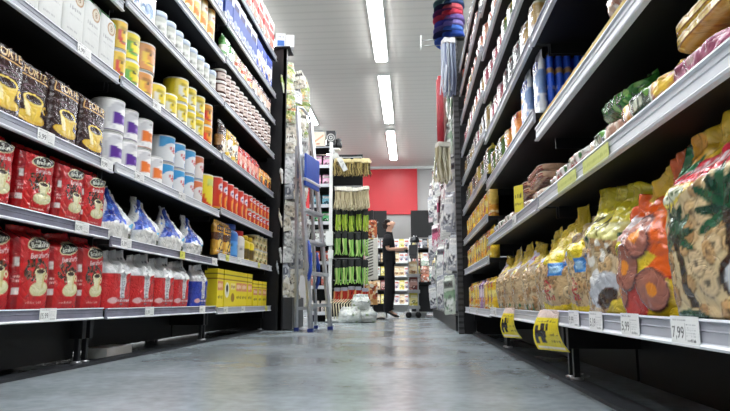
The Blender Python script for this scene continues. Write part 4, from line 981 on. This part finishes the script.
for k in range(4): link('side_panel', boxes('side_panel', [((.32, 0, .32 + .655 * k), (.55, .03, .645))], BLACKG, .003), e)
link('cap_rail', boxes('cap_rail', [((.3, .06, 2.628), (.6, .2, .016))], BLACK), e)
# caps stacked on top
def cap_mesh(cc, seed):
    V = []; C = []; n = 28; m = 8
    for j in range(m):
        t = j / (m - 1); r = .095 * math.cos(t * PI / 2) ** .7 if j < m - 1 else .004; z = .11 * math.sin(t * PI / 2)
        for i in range(n): a = 2 * PI * i / n; V.append((r * math.cos(a), r * math.sin(a) * 1.1, z)); C.append(lin(cc) * (1 if i % 7 else .7))
    return finish('cap', V, ring_faces(m, n), C, CLOTH)
def brim_mesh(cc):
    V = []; C = []; F = []; n = 14; m = 5
    for s in (0, 1):
        for j in range(m):
            for i in range(n):
                a = (i / (n - 1) - .5) * 2.6; rr_ = .09 + .085 * j / (m - 1) * math.cos(a * .62)
                V.append((-rr_ * math.cos(a), rr_ * 1.1 * math.sin(a), .004 - .025 * (j / (m - 1)) * 1. - .02 * math.sin(a) ** 2 + s * .004)); C.append(lin(cc))
    for j in range(m - 1):
        for i in range(n - 1):
            a = j * n + i; F.append((a, a + 1, a + n + 1, a + n)); q = a + n * m; F.append((q, q + n, q + n + 1, q + 1))
    return finish('brim', V, F, C, CLOTH)
for k, (cc, bc, nm_) in enumerate([((40, 70, 150), (50, 80, 160), 'royal blue'), ((70, 110, 190), (26, 30, 70), 'navy brimmed blue'), ((130, 120, 180), (120, 110, 170), 'lilac'), ((110, 90, 150), (60, 60, 130), 'purple'), ((190, 60, 80), (196, 60, 76), 'red'), ((200, 90, 100), (70, 50, 110), 'violet brimmed coral'), ((60, 80, 120), (30, 40, 60), 'dark blue'), ((150, 180, 180), (90, 130, 130), 'pale teal')]):
    o = link('cap', cap_mesh(cc, k)); o.location = (.42 + R.uniform(-.008, .008), 5.24, 2.64 + k * .052); o.rotation_euler = (0, 0, R.uniform(-.12, .12)); o.scale = (1.05, 1.05, 1)
    link('brim', brim_mesh(bc), o)
    tag(o, f'{nm_} cap, {ORD[k]} up in stack on biscuit-side end unit', 'cap', 'caps stacked on the end unit')
sg = empty('sign_bracket', (.125, 5.25, 2.65)); tag(sg, 'thin wire sign bracket with white plate beside the stacked caps', 'bracket')
for dz in (.0, -.055): link('rod', tube('rod', [(0, 0, dz), (.24, 0, dz)], .004, STEEL), sg)
link('plate', boxes('plate', [((-.004, 0, -.022), (.012, .05, .12))], WHITE, .003), sg)
GM = mop('mop_head', 'mop', 'grey string mop', .1, .5, [(150, 158, 176), (120, 128, 150), (190, 196, 206), (90, 98, 124)], (206, 206, 210), 46, .09, .009, 1.2)
link('hook', boxes('hook', [((-.03, -.02, 2.612), (.1, .1, .01))], STEEL), e); link('hook', boxes('hook', [((-.06, .2, 1.775), (.012, .44, .012))], STEEL), e)
put(GM, (.36, 5.15, 2.56), .3, 'grey blue string mop hanging from top of biscuit-side end post', 'string mops by the end post')
MOP2 = mop('mop_head', 'mop', 'long beige mop', .12, .36, [(196, 190, 160), (150, 140, 110), (210, 204, 184)], (196, 190, 180), 40, .09, .008, 1.4)
put(MOP2, (.32, 5.6, 1.72), .3, 'beige cotton mop hanging behind biscuit-side end post', 'string mops by the end post')
W = empty('display_unit', (.5, 8.6, 0)); tag(W, 'black display unit beyond the biscuit shelves covered in hanging packs', 'shelf')
link('back_panel', boxes('back_panel', [((.02, 0, 1.25), (.03, 5.8, 2.5))], BLACK), W); link('base_box', boxes('base_box', [((-.02, 0, .07), (.14, 5.8, .14))], BLACKG), W)
for k in range(6): link('hanging_bar', boxes('hanging_bar', [((-.05, 0, .5 + .38 * k), (.012, 5.8, .012))], STEEL), W)
big = [hung('hanging_pack', n, .17, .37, b_, cs, 180 + i, .035, pinch=.85, topw=.95, peak=0) for i, (n, b_, cs) in enumerate([
    ('white cloth pack', (206, 206, 202), [(226, 226, 224), (150, 150, 156), (90, 90, 100)]),
    ('grey and white cloth pack', (150, 152, 160), [(206, 206, 208), (70, 70, 80), (226, 224, 220)]),
    ('pink and white cloth pack', (206, 190, 194), [(190, 90, 120), (226, 220, 222), (120, 50, 80)]),
    ('green tinted cloth pack', (190, 200, 186), [(120, 150, 120), (222, 226, 220), (90, 96, 90)])])]
for j, y in enumerate((5.85, 6.07, 6.3, 6.55, 6.8, 7.1, 7.4, 7.75, 8.15, 8.6, 9.1, 9.7, 10.4, 11.2)):
    for k in range(6):
        p = big[R.choice([0, 0, 1, 1, 2, 3])]
        put(p, (.41 + R.uniform(-.03, .03) - .03 * (k < 3), y + R.uniform(-.05, .05), .17 + .385 * k + R.uniform(-.03, .03)), -PI / 2 + R.uniform(-.2, .9), f'{p.desc}, {["lowest", "second", "third", "fourth", "fifth", "top"][k]} row, {ORD[j]} column beyond biscuit-side end post', 'packs hanging beyond the biscuit shelves', rx=-.05, ry=R.uniform(-.15, .15))
for k, (x, z0_, z1_, cc, lb) in enumerate([(.31, 1.55, 2.45, (150, 24, 38), 'tall dark red roll standing out beyond biscuit-side end post'), (.36, 1.6, 2.3, (206, 170, 160), 'pale pink roll beside the dark red roll')]):
    o = link('hanging_roll', lathe_mesh('fabric_roll', [(.01, 0), (.035, .005), (.036, z1_ - z0_), (.02, z1_ - z0_ + .01), (.02, z1_ - z0_ + .04), (.004, z1_ - z0_ + .045)], 16, plain('roll_cloth_%d' % k, cc, .5))); o.location = (x, 5.75 + .12 * k, z0_); tag(o, lb, 'roll')

# ------------------------------------------------------------------ rear of the shop
def wall_unit(x0, x1, y, h, label, lit=False, black=.0):
    r = empty('wall_shelving', ((x0 + x1) / 2, y, 0)); tag(r, label, 'shelf', 'shelving along the rear wall'); w = x1 - x0
    m = WHITE if lit else BLACKG
    link('back_panel', boxes('back_panel', [((0, .28, h / 2), (w, .03, h))], m), r)
    for s in (-1, 1): link('side_panel', boxes('side_panel', [((s * (w / 2 - .015), .06, h / 2), (.03, .45, h))], BLACKG if not lit else WHITE), r)
    if black: link('header_panel', boxes('header_panel', [((0, -.14, h + black / 2), (w, .06, black))], BLACK), r)
    for k in range(5): link('shelf', boxes('shelf', [((0, .06, .2 + (h - .35) * k / 4.4), (w - .06, .42, .03))], WHITE if lit else BLACK), r)
    return r
UN = [(-2.0, -1.3, 'A'), (-1.28, -.62, 'B'), (-.6, .0, 'C'), (.02, .62, 'D'), (.64, 1.3, 'E')]
lbs = ['dark wall shelving behind the mat stand', 'wall shelving under black header beside the person', 'pale open wall shelving seen behind the person', 'wall shelving under black header behind the column scale', 'wall shelving at the end beside hanging packs']
far = [gen('grocery_pack', n, .13, .24, b_, cs, 200 + i, .1, 'box', 'box', 30) for i, (n, b_, cs) in enumerate([
    ('white box', (216, 218, 216), [(190, 190, 196), (90, 100, 130), (206, 110, 90)]), ('tan box', (190, 160, 120), [(226, 206, 170), (120, 80, 50), (230, 226, 210)]),
    ('yellow box', (206, 190, 80), [(230, 220, 150), (120, 120, 50), (236, 232, 214)]), ('maroon box', (130, 60, 60), [(196, 150, 140), (80, 30, 34), (220, 200, 190)]), ('dark box', (50, 50, 56), [(130, 130, 136), (90, 90, 96), (200, 200, 200)])])]
for i, (x0, x1, q) in enumerate(UN):
    wall_unit(x0, x1, 16.05, 1.95, lbs[i], i in (2,), .72 if i in (0, 1, 3) else 0)
    for k in range(5):
        for j in range(4):
            p = far[R.choice([0, 0, 1, 2, 3, 4]) if i != 2 else R.choice([0, 0, 0, 2, 1])]
            put(p, (x0 + .1 + (x1 - x0 - .2) * j / 3, 16.0, .216 + 1.6 * k / 4.4), 0, f'{p.desc}, shelf {["one", "two", "three", "four", "five"][k]} place {["one", "two", "three", "four"][j]}, {["dark shelving behind mat stand", "shelving beside the person", "pale shelving behind the person", "shelving behind column scale", "end shelving by hanging packs"][i]}', 'boxes on the rear wall shelving')
# column scale and produce table, trolley
sc_ = empty('column_scale', (.1, 11.0, 0)); tag(sc_, 'grey column scale with domed head behind the person', 'scale')
link('platform', boxes('platform', [((-.02, 0, .06), (.4, .45, .05)), ((-.02, 0, .02), (.34, .4, .04))], STEEL, .006), sc_)
link('column', boxes('column', [((.02, .12, .72), (.05, .05, 1.3))], STEEL, .004), sc_)
link('display_box', boxes('display_box', [((-.05, .06, 1.2), (.15, .1, .2)), ((-.05, .0, 1.07), (.13, .06, .05))], DARKG, .01), sc_)
link('domed_head', lathe_mesh('domed_head', [(.06, 0), (.09, .01), (.088, .05), (.065, .1), (.03, .125), (.002, .13)], 20, plain('dark_glossy_plastic', (40, 42, 46), .15, 0, .6)), sc_).location = (-.02, .08, 1.34)
link('cable', tube('cable', [(.06, .1, 1.4), (.075, .1, 1.1), (.07, .12, .6), (.06, .14, .1)], .008, BLACK), sc_)
tb = empty('produce_table', (.28, 12.0, 0)); tag(tb, 'black produce table stacked with packs beside the column scale', 'table')
link('tabletop', boxes('tabletop', [((0, 0, .62), (.5, .6, .04))], BLACK, .004), tb); link('cupboard', boxes('cupboard', [((0, .05, .33), (.46, .5, .52))], BLACKG, .004), tb)
for s in (-1, 1):
    for q in (-1, 1): link('leg', boxes('leg', [((s * .22, q * .27, .3), (.035, .035, .6))], BLACK), tb)
for k in range(9):
    cc = [(216, 206, 196), (190, 120, 96), (120, 160, 150), (206, 196, 120), (206, 150, 130), (222, 222, 218), (150, 90, 80), (190, 206, 190), (220, 200, 150)][k]
    cv = Canvas(.17, .17, 30, cc); cv.specks(16, 0, 0, 1, 1, .08, [tuple(int(x * .7) for x in cc), (232, 230, 224)])
    o = link('produce_bag', bag_mesh('produce_bag', cv, d=.13, crk=.015, pinch=.6, topw=.7, seed=210 + k, nu=18, nt=18)); L_ = k // 3
    o.location = (.12 + .16 * (k % 3), 11.9 + .05 * L_, .642 + .16 * L_)
    tag(o, f'{["cream", "terracotta", "teal", "yellow", "salmon", "white", "maroon", "mint", "straw"][k]} coloured bag, {["lowest", "middle", "top"][L_]} layer on produce table', 'bag', 'bags piled on the produce table')
tr = empty('stock_trolley', (.04, 10.25, 0)); tag(tr, 'tall steel stock trolley in front of the person', 'trolley')
for s in (-1, 1):
    for q in (-1, 1):
        f = link('post', boxes('post', [((s * .08, q * .2, .62), (.016, .016, 1.0))], STEEL), tr)
        link('castor', lathe_mesh('castor', [(.01, 0), (.045, .002), (.05, .012), (.045, .024), (.01, .026)], 14, BLACK), f).location = (s * .08, q * .2, .05)
        f.children[0].rotation_euler = (PI / 2, 0, 0)
        link('castor_fork', boxes('castor_fork', [((s * .08, q * .2 + .012, .1), (.03, .04, .04))], STEEL), f)
for z in (.16, .42, .68): link('tray', boxes('tray', [((0, 0, z), (.22, .42, .02)), ((0, -.205, z + .02), (.22, .012, .045)), ((0, .205, z + .02), (.22, .012, .045))], STEEL), tr)
link('push_handle', tube('push_handle', [(-.08, -.2, 1.1), (-.12, -.2, 1.13), (-.13, 0, 1.13), (-.12, .2, 1.13), (-.08, .2, 1.1)], .014, BLACK), tr)
for k, z in enumerate((.171, .431, .691)):
    for j in range(2):
        p = [far[2], far[3], far[1]][k]
        put(p, (.04, 10.25 - .1 + .2 * j, z), .1, f'{p.desc} {["closer to camera", "further back"][j]} on {["lowest", "middle", "top"][k]} trolley tray', 'boxes on the stock trolley')

# ------------------------------------------------------------------ the person
def skin(name, verts, edges, radii, mat, parent=None, lv=2, root=0, smooth=True):
    me = bpy.data.meshes.new(name); me.from_pydata(verts, edges, [])
    o = link(name, me, parent); me.materials.append(mat)
    s = o.modifiers.new('skin', 'SKIN'); s.use_smooth_shade = True; s.branch_smoothing = .6
    for i, r in enumerate(radii):
        v = me.skin_vertices[0].data[i]; v.radius = (r, r) if not isinstance(r, tuple) else r; v.use_root = (i == root)
    m = o.modifiers.new('sub', 'SUBSURF'); m.levels = lv; m.render_levels = lv
    dg = bpy.context.evaluated_depsgraph_get(); dg.update()
    me2 = bpy.data.meshes.new_from_object(o.evaluated_get(dg)); o.modifiers.clear(); o.data = me2
    me2.polygons.foreach_set('use_smooth', [True] * len(me2.polygons)); me2.name = name
    if not me2.materials: me2.materials.append(mat)
    bpy.data.meshes.remove(me); return o
SKIN = plain('warm_skin', (214, 168, 144), .5, 0, .4, .04, 12)
BCL = plain('black_cloth', (22, 22, 25), .8, 0, .2, .2, 60, .1); HAIR = plain('dark_brown_hair', (40, 28, 24), .5, 0, .4, .25, 60, .3)
SHOE = plain('black_leather', (18, 17, 18), .3, 0, .5)
pv = []; pe = []; pr_ = []
def add(p, r, frm=None):
    pv.append(p); pr_.append(r)
    if frm is not None: pe.append((frm, len(pv) - 1))
    return len(pv) - 1
pel = add((0, 0, .93), .105); wa = add((0, 0, 1.08), .095, pel); chv = add((.0, 0, 1.25), .11, wa); nb = add((-.015, 0, 1.38), .07, chv); nk = add((.0, 0, 1.43), .046, nb)
h0 = add((.012, 0, 1.475), .066, nk); h1 = add((.005, 0, 1.545), .094, h0); h2 = add((-.02, 0, 1.605), .074, h1)
jaw = add((.085, 0, 1.525), .034, h1); nose = add((.112, 0, 1.585), .012, h1)
for s in (-1, 1):
    sh_ = add((-.015, s * .15, 1.345), .052, chv); el = add((-.02 if s < 0 else .0, s * .2, 1.11), .036, sh_); wr = add((.2, s * .15, 1.13), .024, el); pa = add((.262, s * .135, 1.135), .027, wr)
    for f, (dy, L_) in enumerate(((-.03, .05), (-.01, .06), (.01, .056), (.028, .044))):
        k1 = add((.262 + L_ * .7, s * .135 + dy, 1.15), .0095, pa); k2 = add((.262 + L_ * .95, s * .135 + dy, 1.125), .0085, k1)
    th = add((.285, s * .135 - s * .04, 1.12), .011, pa)
    hp = add((0, s * .085, .86), .088, pel); kn = add((.012, s * .085, .5), .056, hp); an = add((-.02, s * .075, .12), .034, kn); ft = add((.06, s * .075, .06), .026, an); toe = add((.13, s * .078, .03), .02, ft)
P_ = skin('person', pv, pe, pr_, SKIN)
P_.location = (-.36, 10.15, .012); P_.scale = (1, 1, 1.0)
tag(P_, 'person in black top and trousers looking up, hands on the stock trolley', 'person')
def garment(name, body, keep, off, mat):
    """cloth that follows the body: the body's own faces where keep() holds, lifted off the skin and closed as a shell"""
    bm = bmesh.new(); bm.from_mesh(body.data); bm.normal_update()
    bmesh.ops.delete(bm, geom=[f for f in bm.faces if not keep(f.calc_center_median())], context='FACES')
    for v in bm.verts: v.co += v.normal * off(v.co)
    bmesh.ops.solidify(bm, geom=bm.faces[:], thickness=.006)
    me = bpy.data.meshes.new(name); bm.to_mesh(me); bm.free(); me.materials.clear(); me.materials.append(mat)
    me.polygons.foreach_set('use_smooth', [True] * len(me.polygons)); return link(name, me, body)
garment('top', P_, lambda c: .9 < c.z < 1.425 and c.x < .085 and not (abs(c.y) > .13 and c.z < 1.17), lambda c: .016 + .014 * (c.z < 1.3), BCL)
garment('trousers', P_, lambda c: .1 < c.z < 1.05 and abs(c.y) < .19 and c.x < .14, lambda c: .012 + .034 * max(0, min(1, (.75 - c.z) / .4)), BCL)
skin('hair', [(-.035, 0, 1.6), (-.06, 0, 1.53), (-.07, 0, 1.46), (.015, 0, 1.64), (-.05, -.06, 1.5), (-.05, .06, 1.5), (-.02, -.05, 1.58), (-.02, .05, 1.58)], [(0, 1), (1, 2), (0, 3), (1, 4), (1, 5), (0, 6), (0, 7)], [.1, .1, .07, .06, .06, .06, .065, .065], HAIR, P_)
for s in (-1, 1):
    bm = bmesh.new()
    prof = [(-.055, .075), (-.055, .12), (0, .085), (.06, .055), (.13, .035), (.165, .022), (.16, .0), (.1, .0), (.04, .03), (-.01, .06)]
    vs = [[bm.verts.new((x, s * .077 + q * .034 * (1 if x < .12 else .6), z)) for x, z in prof] for q in (-1, 1)]
    n = len(prof)
    for i in range(n): bm.faces.new((vs[0][i], vs[0][(i + 1) % n], vs[1][(i + 1) % n], vs[1][i]))
    bm.faces.new(vs[0][::-1]); bm.faces.new(vs[1])
    box_bm(bm, (-.05, s * .077, .04), (.016, .016, .084)); bmesh.ops.recalc_face_normals(bm, faces=bm.faces)
    me = bpy.data.meshes.new('shoe'); bm.to_mesh(me); bm.free(); me.materials.append(SHOE); link('shoe', me, P_)
    e_ = link('eye', lathe_mesh('eye', [(.002, 0), (.008, .003), (.009, .008), (.002, .012)], 10, plain('eye_dark', (60, 44, 40), .3)), P_); e_.location = (.072, s * .036, 1.6); e_.rotation_euler = (0, 1.2, 0)
    r_ = link('ear', lathe_mesh('ear', [(.004, 0), (.022, .004), (.026, .012), (.012, .016)], 12, SKIN), P_); r_.location = (-.005, s * .08, 1.55); r_.rotation_euler = (-s * PI / 2, 0, 0)
m_ = link('mouth', boxes('mouth', [((.112, 0, 1.548), (.008, .04, .01))], plain('lip_colour', (170, 84, 80), .4), .003), P_)

# ================================================================== camera, light, view
F_ = 600.; ph = math.atan(96 / F_); th = math.atan(46 * math.cos(ph) / F_)
cam = bpy.data.cameras.new('camera'); co = bpy.data.objects.new('camera', cam); COL.objects.link(co)
cam.sensor_width = 36; cam.lens = 36 * F_ / 730; cam.clip_start = .02; cam.clip_end = 100
co.location = (0, 0, .27); co.rotation_euler = (PI / 2 + ph, 0, th)
S.camera = co
w = bpy.data.worlds.new('world'); S.world = w; w.use_nodes = True
w.node_tree.nodes['Background'].inputs['Color'].default_value = (.8, .85, .9, 1); w.node_tree.nodes['Background'].inputs['Strength'].default_value = .2
S.view_settings.view_transform = 'Standard'; S.view_settings.look = 'None'; S.view_settings.gamma = 1; S.view_settings.use_curve_mapping = False
S.view_settings.exposure = EXPO
S.cycles.use_denoising = True
S.cycles.max_bounces = 8
for l_, v in LABELS.items():
    if len(v) > 1: print('SAME LABEL', l_, v)
